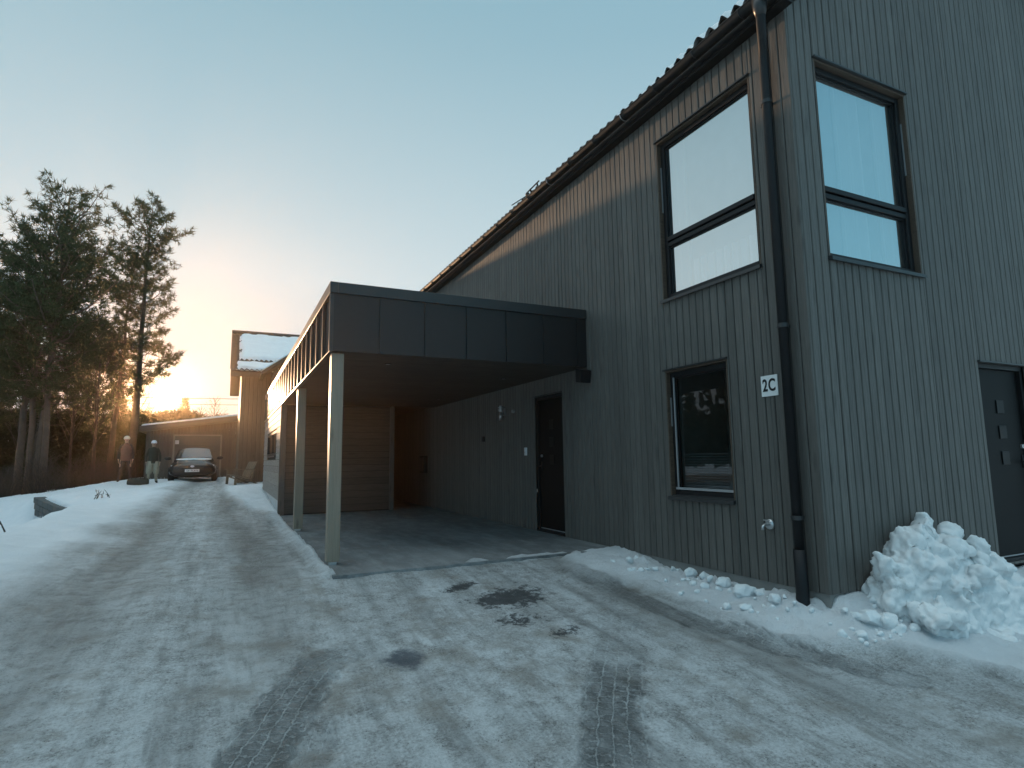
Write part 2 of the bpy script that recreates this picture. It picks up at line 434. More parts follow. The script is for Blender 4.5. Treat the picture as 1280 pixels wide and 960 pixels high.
idx = np.arange(nx * ny).reshape(ny, nx)
F = np.stack([idx[:-1, :-1], idx[:-1, 1:], idx[1:, 1:], idx[1:, :-1]], -1).reshape(-1, 4)
me = np_mesh('ground', np.stack([X, Y, H], -1).reshape(-1, 3), F)
ice, _, _ = masks(X, Y)
def set_attr(me, nm, arr):
    a = me.attributes.new(nm, 'FLOAT', 'POINT'); a.data.foreach_set('value', np.ascontiguousarray(arr, np.float32).ravel())
set_attr(me, 'ice', ice)
def blob(cx, cy, rx, ry, rot=0, n=.9, seed=1):
    c, s = math.cos(rot), math.sin(rot); dx, dy = X - cx, Y - cy
    q = np.hypot((dx * c + dy * s) / rx, (-dx * s + dy * c) / ry)
    return np.clip(1.15 - q + .5 * n * fbm(X * 4, Y * 4, oct=3, seed=seed), 0, 1)
bare = np.maximum.reduce([blob(-2.02, 1.72, .50, .36, .5, 1.0, 1), blob(-2.35, 2.15, .28, .14, .5, 1.1, 6), blob(-2.0, .78, .26, .17, .3, 1.1, 2), blob(-2.25, 1.15, .36, .22, .3, .9, 12) * .7])
set_attr(me, 'bare', bare)
set_attr(me, 'stain', np.maximum(blob(-3.30, .78, .19, .23, .3, .45, 4), .35 * blob(-3.15, .42, .30, .25, .3, .8, 8)))
def track(pts, wd):
    w_ = np.zeros_like(X); tu = np.zeros_like(X); tv = np.zeros_like(X); acc = 0
    best = np.full_like(X, 9.0)
    for (x0, y0), (x1, y1) in zip(pts[:-1], pts[1:]):
        L = math.hypot(x1 - x0, y1 - y0); ux, uy = (x1 - x0) / L, (y1 - y0) / L
        al = (X - x0) * ux + (Y - y0) * uy; ac = -(X - x0) * uy + (Y - y0) * ux
        alc = np.clip(al, 0, L); dd = np.hypot(al - alc, ac)
        mk = dd < best
        best = np.where(mk, dd, best); tu = np.where(mk, ac / wd, tu); tv = np.where(mk, acc + al, tv); acc += L
    return best / wd, tu, tv, acc
trk = np.zeros_like(X); TU = np.zeros_like(X); TV = np.zeros_like(X)
for pts, wd, st, f0, f1 in (([(-.75, 2.2), (-1.05, 1.5), (-1.45, .82), (-1.75, .45), (-2.2, -.12), (-2.36, -.32), (-2.70, -.82), (-3.1, -1.5)], .165, 1.0, 2.15, 2.6),
                            ([(-2.9, 1.75), (-3.38, 1.22), (-3.82, .89), (-4.03, .48), (-4.24, -.05), (-4.45, -.6)], .165, .85, .9, 1.3),
                            ([(-3.80, .52), (-3.98, .0), (-4.2, -.6)], .13, .30, .1, .2),
                            ([(-1.05, 2.75), (-.99, 1.68), (-.93, .59), (-.72, -.08), (-.35, -.8)], .12, .55, .3, .6)):
    dd, tu, tv, L = track(pts, wd)
    dd = dd + .22 * fbm(X * 9, Y * 9, oct=3, seed=62) + .10 * fbm(X * 24, Y * 24, oct=2, seed=63)
    wgt = st * sstep(1.15, .85, dd) * (.16 + .84 * sstep(f0 - .25, f1 + .25, tv + .35 * fbm(X * 5, Y * 5, oct=3, seed=64))) * sstep(0, .5, tv) * np.clip(1 + 1.0 * fbm(X * 4, Y * 4, oct=3, seed=61), .25, 1)
    mk = wgt > trk
    trk = np.where(mk, wgt, trk); TU = np.where(mk, tu, TU); TV = np.where(mk, tv, TV)
set_attr(me, 'trk', trk); set_attr(me, 'tu', TU); set_attr(me, 'tv', TV)
# broad worn lanes of grit on the drive
lane = np.zeros_like(X)
for cx, s, a in ((-5.6, .40, .75), (-4.2, .34, .85), (-6.2, .25, .7)):
    lane = np.maximum(lane, a * np.exp(-((X - cx - .15 * np.sin(Y * .35)) / s) ** 2) * sstep(-1, 4, Y))
lane = np.maximum(lane, .55 * np.exp(-((X + .98 + .05 * np.sin(Y * 2)) / .22) ** 2) * sstep(-1.5, -.2, Y) * sstep(2.95, 2.6, Y))
set_attr(me, 'lane', np.clip(lane * (1 + .6 * fbm(X * 2, Y * .8, oct=3, seed=90)), 0, 1))

m, nt, out = new_mat('snow_and_packed_ice'); N = NT(nt)
tc = N.n('ShaderNodeTexCoord'); v = tc.outputs['Object']
def att(nm): return N.n('ShaderNodeAttribute', attribute_name=nm).outputs['Fac']
aice, abare, astain, atrk, alane = att('ice'), att('bare'), att('stain'), att('trk'), att('lane')
snowc = N.mix(N.noise(v, 3, 6), (.72, .76, .80, 1), (.90, .92, .94, 1))
n1 = N.noise(v, 1.6, 6, .62); n2 = N.noise(v, 7, 6, .65); n3 = N.noise(v, 55, 5, .72); n4 = N.noise(v, 130, 3, .6)
icec = N.mix(N.maprange(n1, .3, .7), (.36, .375, .38, 1), (.66, .69, .71, 1))
icec = N.mix(N.maprange(n2, .45, .68), icec, (.26, .26, .255, 1))
icec = N.mix(N.maprange(n3, .45, .64, 0, .60), icec, (.78, .80, .82, 1))
icec = N.mix(N.maprange(n3, .44, .33, 0, .60), icec, (.17, .172, .17, 1))
icec = N.mix(N.maprange(N.noise(v, 22, 6, .72), .42, .33, 0, .5), icec, (.17, .172, .17, 1))
streak = N.noise(v, 1.0, 6, .62, (4.5, .38, 1)); st2 = N.noise(v, 1.0, 5, .6, (14, 1.6, 1))
icec = N.mix(N.maprange(streak, .50, .72, 0, .70), icec, (.185, .188, .185, 1))
icec = N.mix(N.maprange(streak, .46, .30, 0, .55), icec, (.74, .77, .79, 1))
icec = N.mix(N.maprange(st2, .54, .70, 0, .45), icec, (.20, .20, .195, 1))
brown = N.maprange(N.noise(v, 2.3, 5, .7), .52, .70, 0, .75)
icec = N.mix(brown, icec, (.29, .265, .235, 1))
icec = N.mix(N.math('MULTIPLY', alane, N.maprange(n3, .25, .6)), icec, (.19, .18, .165, 1))
grit = N.math('MULTIPLY', N.maprange(N.noise(v, 95, 2, .5), .63, .69), N.maprange(n2, .38, .62), clamp=True)
icec = N.mix(N.math('MULTIPLY', grit, .85), icec, (.05, .048, .045, 1))
col = N.mix(aice, snowc, icec)
# bare asphalt showing through
n5 = N.noise(v, 13, 6, .72)
bm_ = N.maprange(N.math('ADD', N.math('MULTIPLY', abare, 1.0), N.math('ADD', N.math('MULTIPLY', N.math('SUBTRACT', n5, .5), 2.6), N.math('MULTIPLY', N.math('SUBTRACT', n3, .5), 1.3))), .46, .68)
bm_ = N.math('MULTIPLY', bm_, N.maprange(abare, .02, .15))
col = N.mix(N.math('MULTIPLY', bm_, .93), col, N.mix(n4, (.020, .023, .026, 1), (.075, .08, .085, 1)))
st_ = N.math('MULTIPLY', N.maprange(N.math('ADD', astain, N.math('ADD', N.math('MULTIPLY', N.math('SUBTRACT', n5, .5), 1.9), N.math('MULTIPLY', N.math('SUBTRACT', n3, .5), 1.4))), .30, .85), N.maprange(astain, .02, .3))
col = N.mix(N.math('MULTIPLY', st_, .8), col, (.045, .06, .085, 1))
# tyre tread
tu, tv = att('tu'), att('tv')
wv = N.math('ADD', tu, N.math('ADD', N.math('MULTIPLY', N.math('SUBTRACT', n2, .5), .34), N.math('MULTIPLY', N.math('SUBTRACT', n3, .5), .22)))
gro = N.math('ABSOLUTE', N.math('SUBTRACT', N.math('FRACT', N.math('MULTIPLY', N.math('ADD', wv, 1), 2.0)), .5))
gl = N.maprange(gro, .40, .46)
lat = N.math('FRACT', N.math('ADD', N.math('ADD', N.math('MULTIPLY', tv, 15), N.math('MULTIPLY', n5, 2.2)), N.math('MULTIPLY', N.math('FLOOR', N.math('MULTIPLY', N.math('ADD', wv, 1), 2.0)), .37)))
ll = N.maprange(N.math('ABSOLUTE', N.math('SUBTRACT', lat, .5)), .34, .44)
tread = N.math('SUBTRACT', 1.0, N.math('MAXIMUM', gl, N.math('MULTIPLY', ll, .75)))
tm = N.math('MULTIPLY', atrk, N.math('MULTIPLY', N.maprange(tread, 0, 1, .10, 1), N.math('MULTIPLY', N.maprange(n3, .30, .56, .40, 1), N.maprange(n5, .30, .58, .45, 1))), clamp=True)
col = N.mix(N.math('MULTIPLY', tm, .92), col, (.040, .044, .044, 1))
p = N.n('ShaderNodeBsdfPrincipled'); N.set(p.inputs['Base Color'], col)
N.set(p.inputs['Roughness'], N.math('SUBTRACT', N.maprange(n2, .3, .7, .55, .78), N.math('MULTIPLY', aice, .12)))
p.inputs['Specular IOR Level'].default_value = .35
b = N.n('ShaderNodeBump'); b.inputs['Strength'].default_value = 1.0; b.inputs['Distance'].default_value = .028
hh = N.math('ADD', N.math('MULTIPLY', n3, .8), N.math('MULTIPLY', n4, .45))
hh = N.math('ADD', hh, N.math('MULTIPLY', N.noise(v, 18, 4), .7))
hh = N.math('SUBTRACT', hh, N.math('MULTIPLY', N.math('MULTIPLY', atrk, tread), .7))
N.set(b.inputs['Height'], hh); N.set(p.inputs['Normal'], b.outputs[0])
nt.links.new(p.outputs[0], out.inputs[0])
kind(link('ground', me, m, None, True))
def gz(x, y): return float(hfun(np.array([x]), np.array([y]))[0])

# carport slab
m, nt, out = new_mat('damp_concrete_slab'); N = NT(nt)
tc = N.n('ShaderNodeTexCoord'); v = tc.outputs['Object']
a = N.noise(v, 1.1, 6, .65, (1, .45, 1)); b2 = N.noise(v, 6, 6, .7, (1, .35, 1)); c3 = N.noise(v, 60, 4, .6)
col = N.mix(N.maprange(a, .35, .65), (.10, .11, .115, 1), (.24, .25, .255, 1))
col = N.mix(N.maprange(b2, .45, .72, 0, .7), col, (.36, .38, .39, 1))
col = N.mix(N.maprange(c3, .55, .75, 0, .5), col, (.07, .07, .07, 1))
p = N.n('ShaderNodeBsdfPrincipled'); N.set(p.inputs['Base Color'], col); N.set(p.inputs['Roughness'], N.maprange(a, .3, .7, .38, .75))
bp = N.n('ShaderNodeBump'); bp.inputs['Strength'].default_value = .25; bp.inputs['Distance'].default_value = .006; N.set(bp.inputs['Height'], c3); N.set(p.inputs['Normal'], bp.outputs[0])
nt.links.new(p.outputs[0], out.inputs[0])
slab = MB(); slab.box(-3.43, -.001, 2.86, 10.3, -.25, 0); slab.box(-.96, -.001, 10.3, 16.3, -.25, -.003)
kind(slab.build('concrete_slab', m))
# ================================================================== THE HOUSE
def cuts(lo, hi, st, ops, ga=.009):
    out = []
    u = lo
    while u < hi - 1e-4:
        e = min(u + st, hi); xs = [u] + sorted({q for o in ops for q in o[:2] if u + .004 < q < e - .004}) + [e]
        for i, (a, b) in enumerate(zip(xs[:-1], xs[1:])):
            out.append((a + (ga / 2 if i == 0 else 0), b - (ga / 2 if i == len(xs) - 2 else 0)))
        u = e
    return out
def vboards(mb, ax, face, th, lo, hi, zb, ztop, ops, st=.12, sgn=1, seed=0):
    """Vertical boards on the plane ax=face; the visible face is at `face`, the back at face+sgn*th."""
    rr = random.Random(seed)
    for a, b in cuts(lo, hi, st, ops):
        mid = (a + b) / 2
        ivs = [[zb, None]]
        for o in sorted(ops, key=lambda o: o[2]):
            if o[0] - .001 < mid < o[1] + .001:
                ivs[-1][1] = o[2]; ivs.append([o[3], None])
        for z0, z1 in ivs:
            za = z1 if z1 is not None else ztop(a); zb2 = z1 if z1 is not None else ztop(b)
            if za - z0 < .01 and zb2 - z0 < .01: continue
            e = rr.uniform(0, .0025); c = .006
            prof = [(a, th), (a, c + e), (a + c, e), (b - c, e), (b, c + e), (b, th)]
            vs = []
            for top in (0, 1):
                for (uu, dpt) in prof:
                    z = (za + (zb2 - za) * (uu - a) / max(b - a, 1e-6)) if top else z0
                    q = face + sgn * dpt
                    vs.append((q, uu, z) if ax == 'x' else (uu, q, z))
            n = 6
            mb.add(vs, [tuple(range(n)), tuple(range(2 * n - 1, n - 1, -1))] + [(i, i + n, (i + 1) % n + n, (i + 1) % n) for i in range(n)])
def hboards(mb, ax, face, th, lo, hi, z0, z1, ops=(), st=.145, sgn=1):
    z = z0
    while z < z1 - .02:
        e = min(z + st, z1); 
        xs = [lo] + sorted({q for o in ops if o[2] < e - .01 and o[3] > z + .01 for q in o[:2]}) + [hi]
        for a, b in zip(xs[:-1], xs[1:]):
            if any(o[0] - .001 < (a + b) / 2 < o[1] + .001 and o[2] < e - .01 and o[3] > z + .01 for o in ops): continue
            prof = [(z + .004, th), (z + .004, -.002), (e - .004, .008), (e - .004, th)]
            vs = []
            for uu in (a, b):
                for (zz, dpt) in prof:
                    q = face + sgn * dpt; vs.append((q, uu, zz) if ax == 'x' else (uu, q, zz))
            mb.add(vs, [(0, 1, 2, 3), (7, 6, 5, 4)] + [(i, i + 4, (i + 1) % 4 + 4, (i + 1) % 4) for i in range(4)])
        z = e
def backing(mb, ax, q, lo, hi, zb, ztop, ops):
    us = sorted({lo, hi} | {o[0] for o in ops} | {o[1] for o in ops})
    for a, b in zip(us[:-1], us[1:]):
        zs = [zb]; iv = []
        for o in sorted(ops, key=lambda o: o[2]):
            if o[0] - .001 < (a + b) / 2 < o[1] + .001: iv.append((zs[-1], o[2])); zs.append(o[3])
        iv.append((zs[-1], None))
        for z0, z1 in iv:
            ta, tb = (z1, z1) if z1 is not None else (ztop(a), ztop(b))
            pts = [(a, z0), (b, z0), (b, tb), (a, ta)]
            mb.quad(*[(q, uu, z) if ax == 'x' else (uu, q, z) for uu, z in pts])
W_H, L_H, EZ, SL = 7.0, 16.0, 5.2, .70
house = thing('house', 'tall dark timber-clad house with black tiled gable roof, nearest on the right', 'house', (0, 0, 0))
O_LONG = [(.45, 1.84, 2.90, 4.80), (.94, 1.86, .70, 2.08), (4.16, 5.04, 0.0, 2.09)]
O_GAB = [(.34, 1.72, 2.88, 4.79), (2.53, 3.45, 0.02, 2.05)]
gtop = lambda x: EZ + SL * min(max(x, 0), W_H - max(x, 0)) 
wl = MB(); vboards(wl, 'x', 0.0, .021, 0.0, L_H, 0.0, lambda y: EZ + .02, O_LONG, .102, 1, 3)
wl.build('wall', M_CLAD, house)
wg = MB(); vboards(wg, 'y', 0.0, .021, .0225, W_H, 0.0, gtop, O_GAB, .102, 1, 4)
o = wg.build('wall', M_CLAD, house); o['label'] = 'gable end wall facing the snow pile'
bk = MB(); backing(bk, 'x', .0225, .0225, L_H, -.02, lambda y: EZ, O_LONG); backing(bk, 'y', .0225, .0225, W_H, -.02, gtop, O_GAB)
bk.quad((W_H, .03, 0), (W_H, L_H, 0), (W_H, L_H, EZ), (W_H, .03, EZ)); bk.quad((.03, L_H, 0), (W_H, L_H, 0), (W_H, L_H, EZ), (W_H / 2, L_H, EZ + SL * W_H / 2), (.03, L_H, EZ))
bk.build('wall_lining', M_VOID, house, fixn=False)
fd = MB(); fd.box(.016, .2, .016, 4.15, -.6, -.004); fd.box(.016, .2, 5.05, L_H, -.6, -.004); fd.box(.2, 2.52, .016, .2, -.6, -.004); fd.box(3.46, W_H, .016, .2, -.6, -.004)
fd.build('foundation', M_CONC, house)
# windows -----------------------------------------------------------
def P(ax, uu, dp, z): return (dp, uu, z) if ax == 'x' else (uu, dp, z)
def pbox(mb, ax, u0, u1, d0, d1, z0, z1):
    if ax == 'x': mb.box(d0, d1, u0, u1, z0, z1)
    else: mb.box(u0, u1, d0, d1, z0, z1)
def window(ax, u0, u1, z0, z1, split, gmat, room=1.6, curtains=(), hinge_side=1):
    fr = MB(); t = .055; a, b = .055, .125            # frame depth behind the face
    pbox(fr, ax, u0 + .018, u0 + .018 + t, a, b, z0, z1 - .02); pbox(fr, ax, u1 - .018 - t, u1 - .018, a, b, z0, z1 - .02)
    pbox(fr, ax, u0 + .018 + t, u1 - .018 - t, a, b, z1 - .02 - t, z1 - .02); pbox(fr, ax, u0 + .018 + t, u1 - .018 - t, a, b, z0, z0 + t)
    zs = [(z0 + t, z1 - .02 - t)]
    if split:
        zm = z0 + (z1 - z0) * split
        pbox(fr, ax, u0 + .018 + t, u1 - .018 - t, a + .002, b, zm - .055, zm - .006); pbox(fr, ax, u0 + .018 + t, u1 - .018 - t, a - .012, b, zm + .004, zm + .055)
        zs = [(z0 + t, zm - .055), (zm + .055, z1 - .02 - t)]
    win = fr.build('window', M_BLACK, house, bevel=.006)
    for q0, q1 in zs:
        g = MB(); g.quad(P(ax, u0 + .018 + t, .098, q0), P(ax, u1 - .018 - t, .098, q0), P(ax, u1 - .018 - t, .098, q1), P(ax, u0 + .018 + t, .098, q1))
        g.build('pane', gmat, win)
        bd = MB(); e = .014
        pbox(bd, ax, u0 + .018 + t, u0 + .018 + t + e, .080, .097, q0, q1); pbox(bd, ax, u1 - .018 - t - e, u1 - .018 - t, .080, .097, q0, q1)
        pbox(bd, ax, u0 + .018 + t + e, u1 - .018 - t - e, .080, .097, q0, q0 + e); pbox(bd, ax, u0 + .018 + t + e, u1 - .018 - t - e, .080, .097, q1 - e, q1)
        bd.build('glazing_bead', M_BLACK, win)
    rv = MB(); pbox(rv, ax, u0 + .001, u0 + .017, .003, .14, z0, z1 - .02); pbox(rv, ax, u1 - .017, u1 - .001, .003, .14, z0, z1 - .02); pbox(rv, ax, u0 + .001, u1 - .001, .003, .14, z1 - .019, z1 - .001)
    rv.build('reveal', M_REV, win)
    sl_ = MB(); v0, v1 = u0 - .012, u1 + .012
    if ax == 'x': sl_.hexa([(-.035, v0, z0 - .045), (.05, v0, z0 - .02), (.05, v1, z0 - .02), (-.035, v1, z0 - .045), (-.035, v0, z0 - .012), (.05, v0, z0 + .012), (.05, v1, z0 + .012), (-.035, v1, z0 - .012)])
    else: sl_.hexa([(v0, -.035, z0 - .045), (v1, -.035, z0 - .045), (v1, .05, z0 - .02), (v0, .05, z0 - .02), (v0, -.035, z0 - .012), (v1, -.035, z0 - .012), (v1, .05, z0 + .012), (v0, .05, z0 + .012)])
    sl_.build('sill', M_SHEET2, win)
    fl = MB(); pbox(fl, ax, v0, v1, -.028, .02, z1 - .0005, z1 + .014); fl.build('head_flashing', M_SHEET2, win)
    hg = MB(); hu = (u0 + .024) if hinge_side < 0 else (u1 - .024)
    pbox(hg, ax, hu - .004, hu + .004, .042, .054, z0 + (z1 - z0) * .55, z1 - .3); hg.build('hinge_rail', M_ALU, win)
    # the room behind: pale walls, curtains
    rm = MB(); e0, e1, f0, f1 = u0 - .5, u1 + .5, z0 - .35, z1 + .25
    if ax == 'x': e0 = max(e0, .2)
    else: e0 = max(e0, .2)
    D0, D1 = .16, room
    for c in ([(e0, D1, f0), (e1, D1, f0), (e1, D1, f1), (e0, D1, f1)], [(e0, D0, f0), (e1, D0, f0), (e1, D1, f0), (e0, D1, f0)], [(e0, D0, f1), (e1, D0, f1), (e1, D1, f1), (e0, D1, f1)], [(e0, D0, f0), (e0, D1, f0), (e0, D1, f1), (e0, D0, f1)], [(e1, D0, f0), (e1, D1, f0), (e1, D1, f1), (e1, D0, f1)]):
        rm.quad(*[P(ax, q[0], q[1], q[2]) for q in c])
    rm.build('room', M_ROOM, win, fixn=False)
    for (c0, c1, k0, k1) in curtains:
        cm = MB(); n = 26
        for i in range(n):
            ua, ub = c0 + (c1 - c0) * i / n, c0 + (c1 - c0) * (i + 1) / n
            da, db = .19 + .022 * math.sin(i * 1.9), .19 + .022 * math.sin((i + 1) * 1.9)
            cm.quad(P(ax, ua, da, k0), P(ax, ub, db, k0), P(ax, ub, db, k1), P(ax, ua, da, k1))
        cm.build('curtain', M_CURT, win, True, fixn=False)
    return win
w1 = window('x', .45, 1.84, 2.90, 4.80, .355, M_GLASS, 1.7, [(.62, 1.50, 2.96, 3.30), (1.55, 1.80, 2.9, 4.75)], 1)
w2 = window('y', .34, 1.72, 2.88, 4.79, .335, M_GLASS, 1.7, [(.82, 1.20, 2.9, 4.75), (1.42, 1.70, 2.9, 4.75)], 1)
w3 = window('x', .94, 1.86, .70, 2.08, 0, M_GLASSD, 1.4, [], 1)
bl = MB()
for i in range(14): bl.box(.165, .19, 1.01, 1.79, .78 + i * .028, .785 + i * .028)
bl.build('blind', M_ALU, w3)
bt = MB(); bt.box(.046, .06, .975, 1.82, .765, .79); bt.box(.046, .06, 1.775, 1.79, .79, 2.0); bt.build('bright_edge_strip', M_ALU, w3)
lampb = MB(); lampb.ball((.45, 1.24, 3.97), .022)
mm, nt, out = new_mat('lit_bulb'); em = nt.nodes.new('ShaderNodeEmission'); em.inputs[0].default_value = (1, .93, .8, 1); em.inputs[1].default_value = 22; nt.links.new(em.outputs[0], out.inputs[0])
lampb.build('lit_bulb', mm, w1, True)
# doors -------------------------------------------------------------
def door(ax, u0, u1, z0, z1, hside, name_label=None):
    fr = MB(); t = .05
    pbox(fr, ax, u0 + .001, u0 + t, .035, .13, z0, z1 - .002); pbox(fr, ax, u1 - t, u1 - .001, .035, .13, z0, z1 - .002); pbox(fr, ax, u0 + t, u1 - t, .035, .13, z1 - t, z1 - .002)
    dr = MB(); pbox(dr, ax, u0 + t + .003, u1 - t - .003, .07, .118, z0 + .035, z1 - t - .003)
    dd = dr.build('door', M_DOOR, house, bevel=.003)
    fr.build('frame', M_BLACK, dd)
    th = MB(); pbox(th, ax, u0 + t + .001, u1 - t - .001, .02, .13, z0 - .002, z0 + .032); th.build('threshold', M_BLACK, dd)
    kp = MB(); pbox(kp, ax, u0 + t + .004, u1 - t - .004, .060, .069, z0 + .040, z0 + .052); kp.build('drip_strip', M_ALU, dd)
    hx = u1 - t - .07 if hside > 0 else u0 + t + .07
    hd = MB(); hd.tube([P(ax, hx, .069, z0 + 1.0), P(ax, hx, .02, z0 + 1.0), P(ax, hx - hside * .12, .02, z0 + 1.0)], .010, 8); pbox(hd, ax, hx - .02, hx + .02, .062, .069, z0 + .93, z0 + 1.07)
    hd.build('handle', M_BLACK, dd, True)
    lk = MB(); lk.tube([P(ax, hx, .0695, z0 + 1.16), P(ax, hx, .05, z0 + 1.16)], .022, 12); lk.build('lock', M_STEEL, dd)
    for k in range(3):
        pn = MB(); pbox(pn, ax, (u0 + u1) / 2 - .07, (u0 + u1) / 2 + .07, .060, .0695, z1 - .52 - k * .27, z1 - .38 - k * .27)
        pn.build('square_light', M_DGLASS, dd, bevel=.004)
    fl = MB(); pbox(fl, ax, u0 - .012, u1 + .012, -.026, .02, z1 + .0005, z1 + .016); fl.build('head_flashing', M_SHEET2, dd)
    return dd
M_DOOR = simple('dark_door_paint', (.005, .006, .007), .5, 0, .1, spec=.12)
M_DGLASS = simple('small_dark_light', (.007, .008, .009), .4, spec=.16)
door('x', 4.16, 5.04, 0.0, 2.09, 1)
door('y', 2.53, 3.45, 0.02, 2.05, 1)
# roof --------------------------------------------------------------
RZ = EZ + .11; EX = -.13                                   # eave edge of the tiles
def tile_sheet(u0, u1, v0, v1, fpos, per=.165, crs=.34, amp=.024, step=.03, seed=1, skip=None, lift=0.0):
    nu = int((u1 - u0) / per * 8) + 1; us = np.linspace(u0, u1, nu)
    rows = []; k = 0; v = v0
    while v < v1:
        rows += [(v, step), (min(v + crs, v1) - .002, 0.0)]; v += crs
    V = []
    for v, s in rows:
        ph = (us - u0) / per * 2 * math.pi
        wv = amp * (np.sin(ph) + .28 * np.sin(2 * ph + .6)); off = wv + s + lift
        V.append(np.array([fpos(a, v, f) for a, f in zip(us, off)]))
    V = np.concatenate(V); nr = len(rows)
    I = np.arange(nr * nu).reshape(nr, nu)
    Fq = np.stack([I[:-1, :-1], I[:-1, 1:], I[1:, 1:], I[1:, :-1]], -1).reshape(-1, 4)
    return V, Fq
nrm = Vector((-SL, 0, 1)).normalized(); c_ = 1 / math.sqrt(1 + SL * SL)
def lroof(a, v, f): return (EX + v * c_ + nrm.x * f, a, RZ + .075 + v * c_ * SL + nrm.z * f)
slope_len = (W_H / 2 - EX) / c_
rf = MB(); RY0, RY1 = -.10, L_H + .1
zr = RZ + SL * (W_H / 2 - EX)
rf.prism([(EX + .02, RZ + .005), (W_H / 2, zr), (W_H - EX - .02, RZ + .005), (W_H - EX - .02, RZ - .11), (W_H / 2, zr - .14), (EX + .02, RZ - .11)], 'y', RY0, RY1)
roof = rf.build('roof', M_BLACK, house)
V, Fq = tile_sheet(RY0 - .02, RY1, 0, slope_len, lroof)
link('roof_tiles', np_mesh('roof_tiles', V, Fq), M_TILE, roof)
rt = MB(); rt.quad((W_H - EX, RY0, RZ + .07), (W_H - EX, RY1, RZ + .07), (W_H / 2, RY1, zr + .08), (W_H / 2, RY0, zr + .08)); rt.build('roof_tiles', M_TILE, roof, fixn=False)
# snow lying in the tile rows by the near end of the eave
us = np.linspace(-.12, 3.6, 260); vsn = np.linspace(.0, .62, 14); UU, VV = np.meshgrid(us, vsn)
ph = (UU - (RY0 - .02)) / .165 * 2 * math.pi
wv = .024 * (np.sin(ph) + .28 * np.sin(2 * ph + .6))
cov = sstep(3.3, .2, UU) * 1.05 + .55 * fbm(UU * 3, VV * 6, oct=3, seed=44) - .25 * sstep(.1, 0, VV)
thk = np.clip(cov * .075, -.05, .07) + .018 * fbm(UU * 12, VV * 12, oct=2, seed=4)
off = wv + .012 + thk - .05 * sstep(.5, .62, VV) 
V = np.array([lroof(a, b, c) for a, b, c in zip(UU.ravel(), VV.ravel(), off.ravel())])
I = np.arange(UU.size).reshape(UU.shape)
link('roof_snow', np_mesh('roof_snow', V, np.stack([I[:-1, :-1], I[:-1, 1:], I[1:, 1:], I[1:, :-1]], -1).reshape(-1, 4)), M_SNOW, roof, True)
# eave board and gutter
sf = MB(); sf.box(EX + .022, -.001, -.09, L_H, EZ - .035, RZ - .112); sf.build('eave_board', M_BLACK, house)
gt = MB(); gc = (-.195, RZ - .02); gr = .062; n = 12; vs = []; ys = [-.11, L_H + .05]
ring = []
for k in range(n + 1):
    a = math.pi + math.pi * k / n; ring.append((gc[0] + gr * math.cos(a), gc[1] + gr * math.sin(a)))
for k in range(n, -1, -1):
    a = math.pi + math.pi * k / n; ring.append((gc[0] + (gr - .005) * math.cos(a), gc[1] + (gr - .005) * math.sin(a)))
gt.prism(ring, 'y', *ys); gt.tube([(gc[0] - gr, ys[0], gc[1]), (gc[0] - gr, ys[1], gc[1])], .008, 8)
gt.prism([(q[0], q[1]) for q in ring[:n + 1]], 'y', ys[0] - .004, ys[0] + .002)
gut = gt.build('gutter', M_BLACK, house, True)
gut.modifiers.new('edge', 'EDGE_SPLIT').split_angle = R(40)
for i in range(26):
    y = .30 + i * .62
    b = MB(); rr = [(gc[0] + (gr + .003) * math.cos(math.pi + math.pi * k / 8), gc[1] + (gr + .003) * math.sin(math.pi + math.pi * k / 8)) for k in range(9)]
    b.tube([(q[0], y, q[1]) for q in rr], .006, 5); b.box(gc[0] - gr - .004, gc[0] + gr + .03, y - .008, y + .008, gc[1] + .004, gc[1] + .010)
    b.build('bracket', M_STEEL if i in (6, 3) else M_SHEET2, gut)
# downpipe at the corner
px_, py_ = -.075, .20
dp = MB(); dp.tube([(-.195, .10, EZ + .06), (-.195, .10, EZ - .10), (-.185, .11, EZ - .17), (-.10, .175, EZ - .34), (px_, py_, EZ - .42), (px_, py_, EZ - .55), (px_, py_, .30)], .042, 14)
pipe = dp.build('downpipe', M_BLACK, house, True)
q = MB(); q.tube([(-.195, .10, EZ + .07), (-.195, .10, EZ - .02), (-.195, .10, EZ - .10)], [.070, .062, .044], 14); q.build('hopper', M_SHEET2, pipe, True)
q = MB(); q.tube([(px_, py_, .34), (px_, py_, .02), (px_ - .015, py_ - .01, -.10), (px_ - .05, py_ - .03, -.22)], [.052, .052, .054, .054], 14); q.build('pipe_shoe', M_BLACK, pipe, True)
for z in (4.35, 2.25, .6):
    q = MB(); q.tube([(px_, py_, z - .018), (px_, py_, z + .018)], .048, 14); q.box(px_, .0, py_ - .012, py_ + .012, z - .012, z + .012); q.tube([(px_ + .02, py_ + .05, z), (px_ + .02, py_ + .085, z)], .006, 6); q.build('pipe_clip', M_SHEET2, pipe)
# ladder hook / snow guard on the eave tiles
q = MB()
for yy in (4.55, 4.78): q.bar(lroof(yy, .04, .03), lroof(yy, .07, .10), .012, .025)
q.bar(lroof(4.48, .07, .10), lroof(4.95, .07, .085), .014, .018); q.bar(lroof(4.95, .05, .05), lroof(5.35, -.02, .085), .012, .012); q.ball(lroof(4.9, .05, .06), (.03, .05, .03), 8, 6)
q.build('snow_guard', M_BLACK, house)
